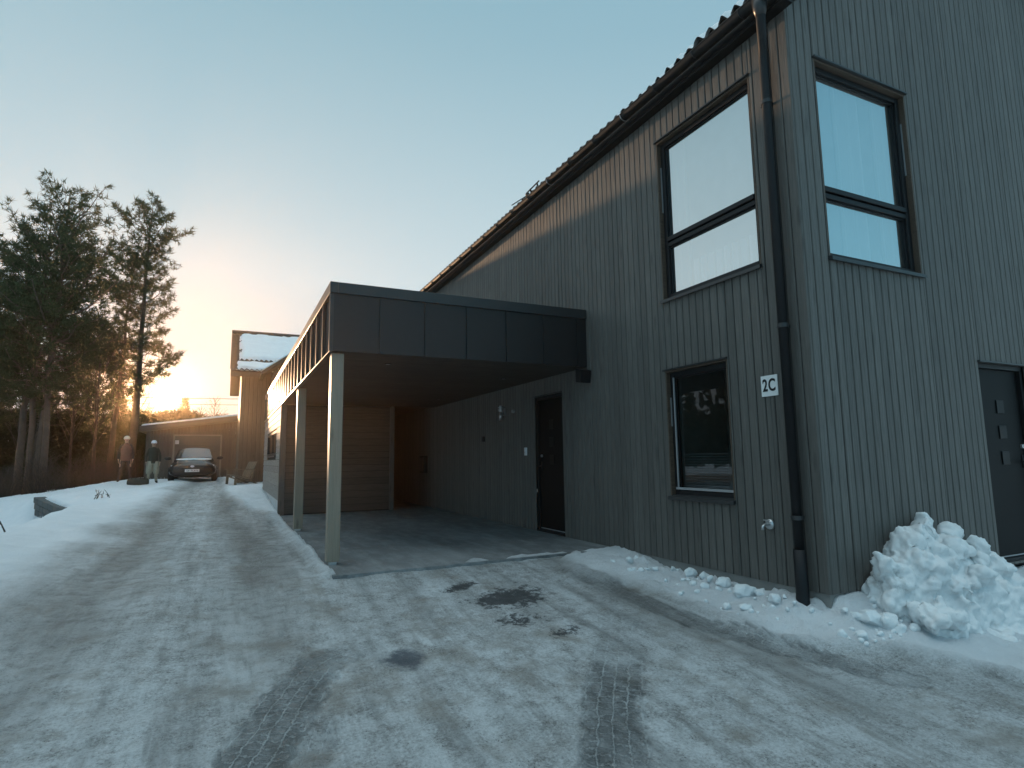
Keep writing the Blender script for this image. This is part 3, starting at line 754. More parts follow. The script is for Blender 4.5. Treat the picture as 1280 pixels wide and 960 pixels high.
# ------------------------------------------------------------------ things mounted on the walls
sg = MB(); sg.box(-.012, -.001, .355, .535, 1.655, 1.845)
sign = tag(sg.build('house_number_sign', M_WHITE, None, bevel=.003), 'white square house number sign reading 2C beside the downpipe', 'sign')
cu = bpy.data.curves.new('digits', 'FONT'); cu.body = '2C'; cu.size = .155; cu.align_x = 'CENTER'; cu.align_y = 'CENTER'; cu.extrude = .0015; cu.offset = .0035; cu.space_character = 1.12
to = bpy.data.objects.new('digits', cu); COL.objects.link(to); tm_ = evaluated(to); bpy.data.objects.remove(to)
tmx = Matrix(((0, 0, -1, -.0140), (-.72, 0, 0, .445), (0, 1, 0, 1.75), (0, 0, 0, 1))); tm_.transform(tmx); tm_.materials.clear()
link('digits', tm_, M_BLACK, sign)
tp = thing('outdoor_tap', 'round steel outdoor tap low on the wall beside the downpipe', 'tap', (0, .54, .51))
q = MB(); q.tube([(-.001, .54, .51), (-.022, .54, .51)], .045, 20); q.build('wall_plate', M_STEEL, tp, True)
q = MB(); q.tube([(-.022, .54, .51), (-.075, .54, .51), (-.10, .54, .495), (-.105, .54, .465)], .013, 10); q.build('spout', M_STEEL, tp, True)
q = MB(); q.tube([(-.05, .54, .52), (-.05, .54, .545)], .006, 8); q.bar((-.05, .51, .547), (-.05, .57, .547), .012, .008); q.build('tap_handle', M_STEEL, tp)
wl_ = thing('wall_lamp', 'cylindrical steel wall lamp under the carport left of the front door', 'lamp', (0, 6.17, 1.85))
q = MB(); q.box(-.03, -.001, 6.13, 6.21, 1.88, 2.02); q.build('back_plate', M_STEEL, wl_)
q = MB(); q.tube([(-.075, 6.17, 1.80), (-.075, 6.17, 1.94)], .032, 14); q.build('lamp_body', M_STEEL, wl_, True)
for z in (1.965, 1.995, 2.025): 
    q = MB(); q.tube([(-.075, 6.17, z), (-.075, 6.17, z + .008)], .05, 16); q.build('ring', M_STEEL, wl_)
q = MB(); q.tube([(-.075, 6.17, 1.94), (-.075, 6.17, 2.06)], .025, 12); q.build('glass_tube', simple('frosted_tube', (.5, .52, .52), .2), wl_, True)
q = MB(); q.tube([(-.001, 5.78, 1.93), (-.04, 5.78, 1.93)], [.035, .028], 14); tag(q.build('motion_sensor', simple('grey_plastic', (.28, .29, .29), .5)), 'small round grey sensor on the wall right of the wall lamp', 'sensor')
q = MB(); q.box(-.03, -.001, 7.07, 7.17, 1.45, 1.55); tag(q.build('wall_vent', M_BLACK, bevel=.006), 'small square black vent on the carport wall left of the lamp', 'vent')
q = MB(); q.box(-.028, -.001, 5.30, 5.37, 1.17, 1.30); db = tag(q.build('doorbell', M_WHITE, bevel=.006), 'small white doorbell box on the wall left of the front door', 'doorbell')
q = MB(); q.tube([(-.028, 5.335, 1.22), (-.033, 5.335, 1.22)], .014, 12); q.build('button', M_STEEL, db)
q = MB(); q.box(-.10, -.001, 10.65, 11.0, .80, 1.22); eb = tag(q.build('meter_box', M_BLACK, bevel=.01), 'black meter box deep inside the carport near the passage', 'box')
q = MB(); q.box(-.108, -.101, 10.68, 10.97, .84, 1.18); q.build('cover', M_SHEET2, eb)

# ================================================================== CARPORT
cp = thing('carport', 'flat-roofed carport with dark metal fascia joined to the timber house', 'carport', (-3.4, 3.44, 0))
XL, YF, YB, ZT, ZB = -3.41, 3.44, 16.45, 3.163, 2.363
q = MB(); q.box(XL + .05, -.002, YF + .05, YB - .05, ZB + .05, ZT - .06); q.build('roof', M_SHEET, cp)
q = MB(); q.box(XL + .012, -.002, YF + .012, YF + .049, ZB, ZT - .02); ff = q.build('fascia', M_SHEET, cp)
for x in (-2.86, -2.31, -1.77, -1.22, -.67, -.15):
    q = MB(); q.box(x - .012, x + .012, YF - .008, YF + .0115, ZB + .002, ZT - .15); q.build('standing_seam', M_SHEET, ff)
q = MB(); q.box(XL + .012, XL + .049, YF + .0495, YB, ZB, ZT - .02); fs_ = q.build('fascia', M_SHEET, cp); fs_['label'] = 'sunlit side fascia with standing seams'
k = 0
y = YF + .012
while y < YB:
    q = MB(); q.box(XL - .030, XL + .0115, y, y + .03, ZB + .002, ZT - .12); q.build('standing_seam', M_SHEETG if 'M_SHEETG' in globals() else M_SHEET2, fs_); y += .562
q = MB(); q.box(XL - .034, XL + .06, YF - .012, YB + .01, ZT - .13, ZT); q.box(XL + .061, -.002, YF - .012, YF + .06, ZT - .13, ZT); q.build('cap_flashing', M_SHEET2, cp, bevel=.004)
q = MB(); q.box(XL - .026, XL + .013, YF - .004, YB, ZB - .014, ZB + .001); q.build('drip_edge', M_SHEET2, cp)
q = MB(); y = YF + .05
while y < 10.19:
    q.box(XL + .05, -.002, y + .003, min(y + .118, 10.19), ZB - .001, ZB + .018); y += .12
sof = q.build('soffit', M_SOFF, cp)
for (x, y) in ((-2.6, 4.13), (-.54, 8.23), (-.6, 4.9), (-2.6, 8.2)):
    q = MB(); q.tube([(x, y, ZB - .002), (x, y, ZB - .008)], .045, 16); dl = q.build('downlight', M_BLACK, sof); q = MB(); q.tube([(x, y, ZB - .0085), (x, y, ZB - .010)], .030, 14); q.build('lens', simple('grey_plastic', (.28, .29, .29), .5), dl)
for y in (3.50, 7.07):
    q = MB(); q.box(-3.40, -3.262, y, y + .14, .03, ZB - .0155); pp = q.build('post', M_POST, cp, bevel=.006)
    q = MB(); q.box(-3.375, -3.29, y + .025, y + .115, -.002, .029); q.build('post_foot', M_STEEL, pp)
q = MB(); q.prism([(3.35, 2.30), (3.50, 2.34), (3.50, 2.15), (3.38, 2.13)], 'x', -.16, -.001); q.build('corner_bracket', M_BLACK, cp)
q = MB(); q.box(XL + .012, -.002, YB - .049, YB - .002, ZB - .10, ZT - .14); q.build('fascia', M_SHEET, cp)  # unseen back panel, added to stop sun leaking in under the roof
# shed closing the back of the carport
sh = thing('storage_shed', 'horizontally boarded storage room closing the back of the carport', 'shed', (-2.2, 10.19, 0))
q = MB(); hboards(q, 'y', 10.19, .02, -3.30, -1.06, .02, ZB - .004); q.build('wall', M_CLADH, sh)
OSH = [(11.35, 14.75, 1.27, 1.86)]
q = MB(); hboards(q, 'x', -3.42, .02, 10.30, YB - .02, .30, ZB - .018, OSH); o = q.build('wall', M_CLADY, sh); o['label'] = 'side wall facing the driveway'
q = MB(); backing(q, 'y', 10.212, -3.39, -1.0, .0, lambda u: ZB - .03, []); backing(q, 'x', -3.397, 10.22, YB - .03, 0, lambda u: ZB - .03, OSH); q.quad((-.98, 10.22, 0), (-.98, YB, 0), (-.98, YB, ZB), (-.98, 10.22, ZB)); q.quad((-3.38, YB - .04, 0), (-.98, YB - .04, 0), (-.98, YB - .04, ZB), (-3.38, YB - .04, ZB)); q.build('wall_lining', M_VOID, sh, fixn=False)
q = MB(); q.box(-3.425, -3.302, 10.178, 10.298, .0, ZB - .0155); q.build('corner_board', M_POST2 if 'M_POST2' in globals() else M_CLAD, sh, bevel=.004)
q = MB(); q.box(-1.058, -.955, 10.178, 10.26, .0, ZB - .003); q.build('corner_board', M_CLAD, sh, bevel=.004)
q = MB(); q.box(-3.405, -3.30, 10.30, YB, -.3, .30); q.build('foundation', simple('pale_render', (.55, .56, .57), .8), sh)
q = MB(); y0, y1, z0, z1 = OSH[0]
q.box(-3.415, -3.36, y0, y0 + .06, z0, z1); q.box(-3.415, -3.36, y1 - .06, y1, z0, z1); q.box(-3.415, -3.36, y0 + .06, y1 - .06, z1 - .06, z1); q.box(-3.415, -3.36, y0 + .06, y1 - .06, z0, z0 + .06); q.box(-3.412, -3.36, 13.0, 13.06, z0 + .06, z1 - .06)
wn = q.build('window', M_BLACK, sh)
q = MB(); q.quad((-3.385, y0, z0), (-3.385, y1, z0), (-3.385, y1, z1), (-3.385, y0, z1)); q.build('pane', glass('shed_window_glass', .75, (.3, .3, .3)), wn, fixn=False)
q = MB(); q.box(-3.46, -3.38, y0 - .02, y1 + .02, z0 - .03, z0 - .004); q.build('sill', M_SHEET2, wn)
# passage between shed and house
gtt = thing('passage_shade_screen', 'dark boarded gate standing in for deep shade at the passage end, with pale post', 'screen', (-.5, 15.2, 0))
q = MB(); 
for i in range(8): q.box(-.955 + i * .118, -.845 + i * .118, 15.2, 15.225, .0, 2.42)
q.box(-.955, -.012, 15.228, 15.26, 0, 2.42); q.build('board_panel', simple('passage_shade_dark', (.022, .022, .022), .7), gtt)  # near-black boards added to close the passage and give its deep shade
q = MB(); q.box(-.36, -.26, 13.25, 13.35, .0, 2.35); q.build('post', M_POST, gtt)
q = MB(); q.ball((-.5, 13.3, -.05), (.3, .5, .12), 16, 10); sp_ = q.build('snow_drift', M_SNOW, None, True); tag(sp_, 'small patch of snow on the floor of the narrow passage', 'snow')
# ================================================================== SNOW PILE, CLODS
def snow_heap(name, blobs, vox, disp, mat, seed=0, chunks=()):
    bm = bmesh.new(); rr = random.Random(seed)
    for (c, r_) in blobs:
        mtx = Matrix.Translation(c) @ Matrix.Rotation(rr.uniform(-.4, .4), 4, 'Z') @ Matrix.Diagonal((*r_, 1))
        bmesh.ops.create_icosphere(bm, subdivisions=3, radius=1, matrix=mtx)
    for (c, r_, rot) in chunks:
        mtx = Matrix.Translation(c) @ Matrix.Rotation(rot[2], 4, 'Z') @ Matrix.Rotation(rot[1], 4, 'Y') @ Matrix.Rotation(rot[0], 4, 'X') @ Matrix.Diagonal((*r_, 1))
        ret = bmesh.ops.create_icosphere(bm, subdivisions=1, radius=1.0, matrix=mtx)
        for v in ret['verts']: v.co += Vector((rr.uniform(-.26, .26) * r_[0], rr.uniform(-.26, .26) * r_[1], rr.uniform(-.26, .26) * r_[2]))
    me = bpy.data.meshes.new(name); bm.to_mesh(me); bm.free()
    o = bpy.data.objects.new(name, me); COL.objects.link(o)
    md = o.modifiers.new('r', 'REMESH'); md.mode = 'VOXEL'; md.voxel_size = vox
    sm = o.modifiers.new('s', 'SMOOTH'); sm.factor = .3; sm.iterations = 1
    m2 = evaluated(o); bpy.data.objects.remove(o)
    n = len(m2.vertices); co = np.empty(n * 3); m2.vertices.foreach_get('co', co); co = co.reshape(-1, 3)
    no = np.empty(n * 3); m2.vertices.foreach_get('normal', no); no = no.reshape(-1, 3)
    d1 = fbm(co[:, 0] * 5, co[:, 1] * 5, co[:, 2] * 5, 4, seed); d2 = .75 * fbm(co[:, 0] * 24, co[:, 1] * 24, co[:, 2] * 24, 4, seed + 3) + np.abs(fbm(co[:, 0] * 11, co[:, 1] * 11, co[:, 2] * 11, 3, seed + 7))
    co += no * (disp * 1.6 * d1 - disp * 1.1 * d2 + disp * .3)[:, None]
    m2.vertices.foreach_set('co', co.astype(np.float32).ravel()); m2.update()
    return m2
blobs = [((1.12, -.10, -.25), (.85, .36, .66)), ((1.60, -.14, -.33), (.85, .40, .58)), ((1.75, -.2, -.35), (.75, .36, .50)), ((.85, -.22, -.40), (.50, .36, .46)), ((1.5, -.42, -.60), (.85, .36, .36)), ((2.25, -.16, -.40), (.45, .34, .36))]
ch = [((.78, -.16, .36), (.12, .11, .19), (.2, .3, .5)), ((.86, -.20, .46), (.07, .07, .10), (.5, .6, .5)), ((1.10, -.14, .46), (.14, .10, .13), (.1, .2, .9)), ((1.16, -.12, .55), (.07, .07, .06), (.5, .2, .9)), ((1.42, -.15, .38), (.14, .10, .10), (.1, -.3, .2)), ((1.25, -.26, .30), (.2, .12, .12), (.5, .1, .4)),
      ((.40, -.22, .22), (.19, .10, .10), (.2, .75, .3)), ((.55, -.28, .08), (.14, .11, .14), (.4, .3, .3)), ((.36, -.26, -.02), (.10, .09, .15), (.1, .1, .3)), ((.55, -.42, -.12), (.24, .10, .10), (.1, .3, .2)), ((.82, -.36, .14), (.13, .10, .17), (.3, .2, .6)), ((.70, -.30, .24), (.10, .09, .12), (.7, .2, .1)),
      ((1.0, -.42, .02), (.14, .11, .10), (.4, .3, .1)), ((1.3, -.42, .08), (.16, .10, .10), (.2, .5, .3)), ((.7, -.50, -.16), (.12, .09, .09), (.3, .3, 1)), ((1.7, -.36, .14), (.18, .11, .10), (.1, .4, .2)), ((.22, -.30, -.16), (.13, .06, .06), (.1, .6, .5)), ((1.55, -.3, .28), (.12, .1, .1), (.3, .1, .6)), ((1.9, -.3, .08), (.14, .1, .1), (.5, .2, .3)), ((1.05, -.34, .22), (.1, .08, .12), (.3, .6, .2))]
rq = random.Random(8)
for i in range(34):
    a_ = rq.uniform(.25, 2.0); hgt = .42 * math.exp(-((a_ - 1.15) / .75) ** 2); t_ = rq.random(); s_ = rq.choice((.03, .04, .05, .065, .08))
    ch.append(((a_, -.22 - .34 * t_, -.14 + (hgt + .12) * (1 - t_)), (s_ * rq.uniform(.9, 1.6), s_, s_ * rq.uniform(.7, 1.1)), (rq.random(), rq.random(), rq.random() * 3)))
pm = snow_heap('snow_pile', blobs, .016, .042, M_SNOWD, 5, ch)
tag(link('snow_pile', pm, M_SNOWD, None, True), 'high lumpy heap of shovelled snow against the gable wall', 'snow pile')
rr = random.Random(3); bl_, chn = [], []
for i in range(120):
    t = rr.random()
    if t < .6: y = rr.uniform(.0, 2.3); x = -abs(rr.gauss(0, .28)) - .03 - (.10 if y < .5 else 0)
    else: x = rr.uniform(-.25, .75); y = -rr.uniform(.06, .45)
    s = rr.choice((.010, .012, .016, .02, .026, .036)) * rr.uniform(.7, 1.2)
    chn.append(((x, y, gz(x, y) + s * .25), (s * rr.uniform(.8, 1.5), s * rr.uniform(.8, 1.3), s), (rr.random(), rr.random(), rr.random() * 3)))
for x, y, s in ((-.15, .98, .07), (-.18, .72, .085), (-.12, .60, .06), (-.22, .35, .05), (-.14, 1.45, .05), (.12, -.25, .08)):
    chn.append(((x, y, gz(x, y) + s * .2), (s * 1.3, s, s * .85), (.3, .2, rr.random() * 3)))
cm_ = snow_heap('snow_clods', [], .0075, .012, M_SNOW, 9, chn)
o = link('snow_clods', cm_, M_SNOW, None, True); tag(o, 'loose clods of snow along the foot of the timber wall', 'snow'); o['kind'] = 'stuff'

# ================================================================== RETAINING WALL
rw = [(-9.87, 20.15, .13), (-9.45, 19.3, .04), (-8.95, 18.2, -.05), (-8.45, 17.1, -.10), (-8.05, 16.4, -.12), (-7.6, 15.75, -.14)]
q = MB(); M_BLOCK = wood('grey_block_stone', (.10, .105, .105), 'x', .85, .35, .6)
pts = [Vector(p) for p in rw]
for c in range(7):
    z1 = -.005 - c * .195; 
    for i in range(len(pts) - 1):
        a, b = pts[i], pts[i + 1]; n_ = 2
        for k in range(n_):
            t0, t1 = (k + (.25 if c % 2 else 0)) / n_, (k + 1 + (.25 if c % 2 else 0)) / n_
            A, B = a.lerp(b, min(t0, 1)), a.lerp(b, min(t1, 1))
            if c % 2 and k == 0: A = a
            if (B - A).length < .05: continue
            d_ = (B - A).normalized(); nn = Vector((d_.y, -d_.x, 0)); nn = nn.normalized(); 
            if nn.x > 0 and False: nn = -nn
            g = d_ * .010; o_ = nn * (.0 - c * .025); bk_ = -nn * .3
            za, zb_ = A.z + z1, B.z + z1
            q.hexa([(A + g + o_)[:2] + (za - .175,), (B - g + o_)[:2] + (zb_ - .175,), (B - g + o_ + bk_)[:2] + (zb_ - .175,), (A + g + o_ + bk_)[:2] + (za - .175,),
                    (A + g + o_)[:2] + (za,), (B - g + o_)[:2] + (zb_,), (B - g + o_ + bk_)[:2] + (zb_,), (A + g + o_ + bk_)[:2] + (za,)]) if False else \
            q.hexa([(*(A + g + o_).xy, za - .175), (*(B - g + o_).xy, zb_ - .175), (*(B - g + o_ + bk_).xy, zb_ - .175), (*(A + g + o_ + bk_).xy, za - .175),
                    (*(A + g + o_).xy, za), (*(B - g + o_).xy, zb_), (*(B - g + o_ + bk_).xy, zb_), (*(A + g + o_ + bk_).xy, za)])
tag(q.build('retaining_wall', M_BLOCK, None, bevel=.012), 'low curved grey block retaining wall half buried in the snow bank', 'wall')

# ================================================================== NEIGHBOUR HOUSE
M_NCLAD = wood('brown_neighbour_cladding', (.13, .088, .062), 'z', .6)
nh = thing('house', 'brown timber house with snow-covered roof behind the far end of the driveway', 'house', (-4, 22.3, .4))
NX0, NX1, NY0, NY1, NE, NR = -4.087, 4.0, 19.74, 25.58, 4.43, 6.10
sl2 = (NR - NE) / ((NY1 + NY0) / 2 - NY0); NM = (NY0 + NY1) / 2
q = MB(); vboards(q, 'y', NY0, .02, NX0, -1.0, .2, lambda x: NE - .02, [], .14); q.build('wall', M_NCLAD, nh)
q = MB(); vboards(q, 'x', NX0, .02, NY0 + .022, NY1, .2, lambda y: NE + sl2 * min(y - NY0, NY1 - y) - .02, [], .14); q.build('wall', M_NCLAD, nh)
q = MB(); backing(q, 'y', NY0 + .0225, NX0 + .0225, NX1, .1, lambda x: NE, []); backing(q, 'y', NY1, NX0 + .0225, NX1, .1, lambda x: NE, []); backing(q, 'x', NX0 + .0225, NY0 + .0225, NY1, .1, lambda y: NE, []); q.quad((NX0 + .0225, NY0 + .0225, NE), (NX0 + .0225, NY1, NE), (NX0 + .0225, NM, NR - .03)); q.build('wall_lining', M_VOID, nh, fixn=False)
q = MB(); ov = .56
ya_, yb_ = NY0 - ov, NY1 + ov; ze_ = NE - ov * sl2
q.prism([(ya_, ze_ + .16), (NM, NR + .16), (yb_, ze_ + .16), (yb_, ze_), (NM, NR), (ya_, ze_)], 'x', NX0 - .36, NX1)
nr_ = q.build('roof', M_BROWN if 'M_BROWN' in globals() else wood('eave_board_wood', (.10, .075, .055), 'x', .6), nh)
def nroof(a, v, f):
    c = 1 / math.sqrt(1 + sl2 * sl2); return (a, ya_ - .03 + v * c - sl2 * c * f, ze_ + .17 + v * c * sl2 + c * f)
nl = (NM - ya_) * math.sqrt(1 + sl2 * sl2)
V, Fq = tile_sheet(NX0 - .38, NX1, 0, nl, nroof, lift=.03); link('roof_tiles', np_mesh('roof_tiles', V, Fq), M_TILE, nr_)
q = MB(); q.tube([(NX0 - .38, NM, NR + .25), (NX1, NM, NR + .25)], .11, 10); q.build('ridge_tiles', M_TILE, nr_, True)
q = MB(); q.box(NX1 - 2.9, NX1 - 2.3, NM - .3, NM + .3, NR, NR + .8); q.build('chimney', M_SHEET, nr_)
def snow_sheet(x0, x1, v0, v1, lift, seed, edge=.12):
    us = np.linspace(x0, x1, 110); vv = np.linspace(v0, v1, 30); U, Vv = np.meshgrid(us, vv)
    ed = np.minimum.reduce([U - x0, x1 - U, Vv - v0, v1 - Vv]); f = lift * sstep(-.02, edge, ed + .12 * fbm(U * 3, Vv * 3, oct=3, seed=seed)) + .02 * fbm(U * 2, Vv * 2, oct=3, seed=seed + 1)
    P_ = np.array([nroof(a, b, c) for a, b, c in zip(U.ravel(), Vv.ravel(), f.ravel())]); I = np.arange(U.size).reshape(U.shape)
    return np_mesh('roof_snow', P_, np.stack([I[:-1, :-1], I[:-1, 1:], I[1:, 1:], I[1:, :-1]], -1).reshape(-1, 4))
link('roof_snow', snow_sheet(NX0 - .10, NX1, 1.02, nl - .10, .15, 3), M_SNOW, nr_, True)
link('roof_snow', snow_sheet(NX0 - .20, NX1, .06, .84, .13, 8), M_SNOW, nr_, True)
link('roof_snow', snow_sheet(NX0 + 1.35, NX1, .80, 1.1, .125, 12, .06), M_SNOW, nr_, True)
# lower wing with its gable towards us
nw = thing('house', 'low gabled wing with snowy rake edge between the carport roof and the snow-roofed house', 'house', (-2, 20.5, .4))
wy = 18.35
q = MB(); vboards(q, 'y', wy, .02, -3.10, .0, .2, lambda x: 4.27 + .73 * (x + 3.1), [], .14); q.build('wall', M_NCLAD, nw)
q = MB(); vboards(q, 'x', -3.10, .02, wy + .02, NY0 - .01, .2, lambda y: 4.25, [], .14); q.build('wall', M_NCLAD, nw)
wz = lambda x: 4.04 + .73 * (x + 3.5)
q = MB(); q.hexa([(-3.50, wy - .3, wz(-3.5)), (.1, wy - .3, wz(.1)), (.1, NY0 + .3, wz(.1)), (-3.50, NY0 + .3, wz(-3.5)), (-3.50, wy - .3, wz(-3.5) + .13), (.1, wy - .3, wz(.1) + .13), (.1, NY0 + .3, wz(.1) + .13), (-3.50, NY0 + .3, wz(-3.5) + .13)]); o = q.build('roof', MATS.get('eave_board_wood'), nw)
q = MB(); q.hexa([(-3.48, wy - .31, wz(-3.48) + .133), (.1, wy - .31, wz(.1) + .133), (.1, NY0 + .3, wz(.1) + .133), (-3.48, NY0 + .3, wz(-3.48) + .133), (-3.46, wy - .29, wz(-3.46) + .20), (.1, wy - .29, wz(.1) + .20), (.1, NY0 + .3, wz(.1) + .20), (-3.46, NY0 + .3, wz(-3.46) + .20)]); q.build('roof_snow', M_SNOW, o, bevel=.03)

# ================================================================== GARAGE
gg = thing('garage', 'low brown garage with sloping snow-edged roof behind the parked car', 'garage', (-6, 29, .38))
GY = 29.0; gtp = lambda x: 2.62 + (x + 7.9) * .135
q = MB(); vboards(q, 'y', GY, .02, -7.9, -3.6, .3, lambda x: gtp(x) - .01, [(-6.79, -4.70, .2, 2.48)], .14); q.build('wall', M_NCLAD, gg)
q = MB(); q.box(-7.9, -7.86, GY + .022, GY + 6, .2, 2.6); q.box(-3.64, -3.6, GY + .022, GY + 6, .2, 2.95); q.box(-7.85, -3.65, GY + 5.96, GY + 6, .2, 2.6); q.build('wall', M_NCLAD, gg)
q = MB(); q.hexa([(-8.15, GY - .35, gtp(-8.15)), (-3.3, GY - .35, gtp(-3.3)), (-3.3, GY + 6.3, gtp(-3.3)), (-8.15, GY + 6.3, gtp(-8.15)), (-8.15, GY - .35, gtp(-8.15) + .26), (-3.3, GY - .35, gtp(-3.3) + .26), (-3.3, GY + 6.3, gtp(-3.3) + .26), (-8.15, GY + 6.3, gtp(-8.15) + .26)]); gr_ = q.build('roof', MATS.get('eave_board_wood'), gg)
q = MB(); q.hexa([(-8.10, GY - .33, gtp(-8.1) + .263), (-3.3, GY - .33, gtp(-3.3) + .263), (-3.3, GY + 6.2, gtp(-3.3) + .263), (-8.1, GY + 6.2, gtp(-8.1) + .263), (-8.05, GY - .28, gtp(-8.1) + .35), (-3.3, GY - .28, gtp(-3.3) + .36), (-3.3, GY + 6.2, gtp(-3.3) + .36), (-8.05, GY + 6.2, gtp(-8.1) + .35)]); q.build('roof_snow', M_SNOW, gr_, bevel=.03)
q = MB()
for i in range(5): q.box(-6.72, -4.77, GY + .06, GY + .09, .36 + i * .41, .36 + i * .41 + .402)
gd = q.build('garage_door', simple('brown_garage_door', (.10, .078, .062), .5), gg, bevel=.006)
q = MB(); q.box(-6.79, -6.72, GY - .012, GY + .10, .3, 2.48); q.box(-4.77, -4.70, GY - .012, GY + .10, .3, 2.48); q.box(-6.72, -4.77, GY - .012, GY + .10, 2.41, 2.48); q.build('frame', wood('pale_door_frame', (.28, .23, .19), 'z', .6), gd)
q = MB(); q.tube([(-6.62, GY - .08, 2.02), (-6.62, GY - .08, 2.20)], .08, 10); q.box(-6.65, -6.59, GY - .08, GY + .06, 2.08, 2.14); tag(q.build('outdoor_lamp', M_STEEL), 'small pale wall lamp at the upper left of the garage door', 'lamp')

# ================================================================== CAR (front towards -Y, local)
car = thing('parked_car', 'dark hatchback parked nose forward in front of the brown garage', 'car', (-5.69, 23.95, .36), local=True)
M_PAINT = simple('dark_car_paint', (.018, .014, .013), .16, 0, .05, 4); M_CGL = simple('car_glass', (.05, .055, .06), .05, 0, .02, spec=1.0); M_TYRE = simple('tyre_rubber', (.02, .02, .02), .85)
def loft(mb, st, n=20, pw=3.2):
    """st: (y, half width, z low, z high, crown) -> rounded superellipse sections"""
    V = []
    for (y, hw, z0, z1, cr) in st:
        for k in range(n):
            a = 2 * math.pi * k / n; c, s = math.cos(a), math.sin(a)
            x = hw * math.copysign(abs(c) ** (2 / pw), c); zz = math.copysign(abs(s) ** (2 / pw), s)
            z = (z0 + z1) / 2 + (z1 - z0) / 2 * zz + cr * (1 - (x / hw) ** 2) * (zz > 0)
            V.append((x * (1 - .06 * max(zz, 0)), y, z))
    F = [(i * n + k, i * n + (k + 1) % n, (i + 1) * n + (k + 1) % n, (i + 1) * n + k) for i in range(len(st) - 1) for k in range(n)]
    F += [tuple(range(n - 1, -1, -1)), tuple(range((len(st) - 1) * n, len(st) * n))]
    mb.add(V, F); return mb
q = MB(); loft(q, [(0.0, .62, .30, .60, .0), (.06, .78, .22, .70, .01), (.22, .85, .19, .76, .03), (.6, .875, .19, .83, .04), (1.15, .88, .20, .91, .04), (2.4, .88, .20, .93, 0), (3.6, .87, .22, .95, 0), (4.05, .82, .28, .93, 0), (4.2, .70, .4, .85, 0)])
bd = q.build('body', M_PAINT, car, True)
q = MB(); loft(q, [(1.05, .74, .80, .90, .0), (1.5, .68, .80, 1.16, .03), (1.95, .60, .80, 1.38, .03), (2.5, .60, .80, 1.43, .02), (3.3, .58, .80, 1.40, .02), (3.9, .56, .80, 1.12, .02), (4.1, .54, .80, .96, .02)], 24, 5)
q.build('cabin', M_PAINT, car, True)
def gsheet(pts, nm, par, mat):
    q = MB(); q.quad(*pts); return q.build(nm, mat, par, fixn=False)
q = MB(); 
for i in range(8):
    t0, t1 = -1 + 2 * i / 8, -1 + 2 * (i + 1) / 8
    f = lambda t: 1 - t * t
    q.quad((.66 * t0, 1.10 - .0 * f(t0), .945 + .03 * f(t0)), (.66 * t1, 1.10, .945 + .03 * f(t1)), (.535 * t1, 1.86, 1.355 + .035 * f(t1)), (.535 * t0, 1.86, 1.355 + .035 * f(t0)))
q.build('windscreen', M_CGL, car, True, fixn=False)
for s in (-1, 1):
    gsheet([(.735 * s, 1.35, .95), (.70 * s, 3.3, .96), (.615 * s, 3.1, 1.36), (.625 * s, 1.95, 1.345)], 'side_window', car, M_CGL)
    q = MB(); q.hexa([(.44 * s, .045, .56), (.76 * s, .15, .58), (.76 * s, .20, .58), (.44 * s, .10, .56), (.50 * s, .09, .665), (.79 * s, .26, .69), (.79 * s, .30, .69), (.50 * s, .14, .665)]); q.build('headlight', simple('headlight_lens', (.42, .43, .43), .08), car, bevel=.012)
    q = MB(); q.ball((.98 * s, 1.22, .96), (.12, .06, .075), 12, 8); q.bar((.85 * s, 1.25, .92), (.95 * s, 1.23, .94), .04, .03); q.build('mirror', M_PAINT, car, True)
    for y in (.82, 3.35):
        q = MB(); nn = 28; prof = [(.20, -.09), (.29, -.10), (.315, -.06), (.315, .06), (.29, .10), (.20, .09)]
        for i in range(nn):
            a0, a1 = 2 * math.pi * i / nn, 2 * math.pi * (i + 1) / nn
            for (ra, xa), (rb, xb) in zip(prof[:-1], prof[1:]):
                q.quad(*[(.79 * s + xx, y + r_ * math.cos(a), .315 + r_ * math.sin(a)) for (r_, xx, a) in ((ra, xa, a0), (rb, xb, a0), (rb, xb, a1), (ra, xa, a1))])
        wh = q.build('wheel', M_TYRE, car, True, fixn=False)
        q = MB(); q.tube([(.79 * s - .05 * s, y, .315), (.79 * s + .075 * s, y, .315)], .20, 20)
        for k in range(5): a = 2 * math.pi * k / 5; q.bar((.79 * s + .08 * s, y, .315), (.79 * s + .08 * s, y + .18 * math.cos(a), .315 + .18 * math.sin(a)), .04, .02)
        q.build('rim', M_STEEL, wh)
q = MB(); q.box(-.42, .42, -.012, .03, .47, .60)
gl_ = q.build('grille', M_BLACK, car, bevel=.02)
q = MB(); q.box(-.60, .60, -.006, .06, .255, .34); q.build('lower_grille', M_BLACK, car, bevel=.02)
q = MB(); q.tube([(0, -.012, .625), (0, -.03, .625)], 1, 20); q.v = [(x * .075, y, .625 + (z - .625) * .042) for x, y, z in q.v]; q.build('emblem', simple('emblem_pale_blue', (.55, .60, .68), .25), car)
q = MB(); q.box(-.26, .26, -.028, -.013, .40, .51); pl = q.build('number_plate', M_WHITE, car, bevel=.004)
q = MB()
for i in range(7): x = -.19 + i * .058 + (.03 if i > 1 else 0); q.box(x, x + .016, -.031, -.0285, .425, .485); q.box(x + .016, x + .034, -.031, -.0285, .425 + (i % 3) * .02, .445 + (i % 3) * .02)
q.build('plate_marks', M_BLACK, pl)
q = MB(); q.bar((-.55, 1.06, .95), (.05, 1.12, .985), .02, .015); q.bar((.0, 1.06, .95), (.55, 1.12, .985), .02, .015); q.build('wipers', M_BLACK, car)
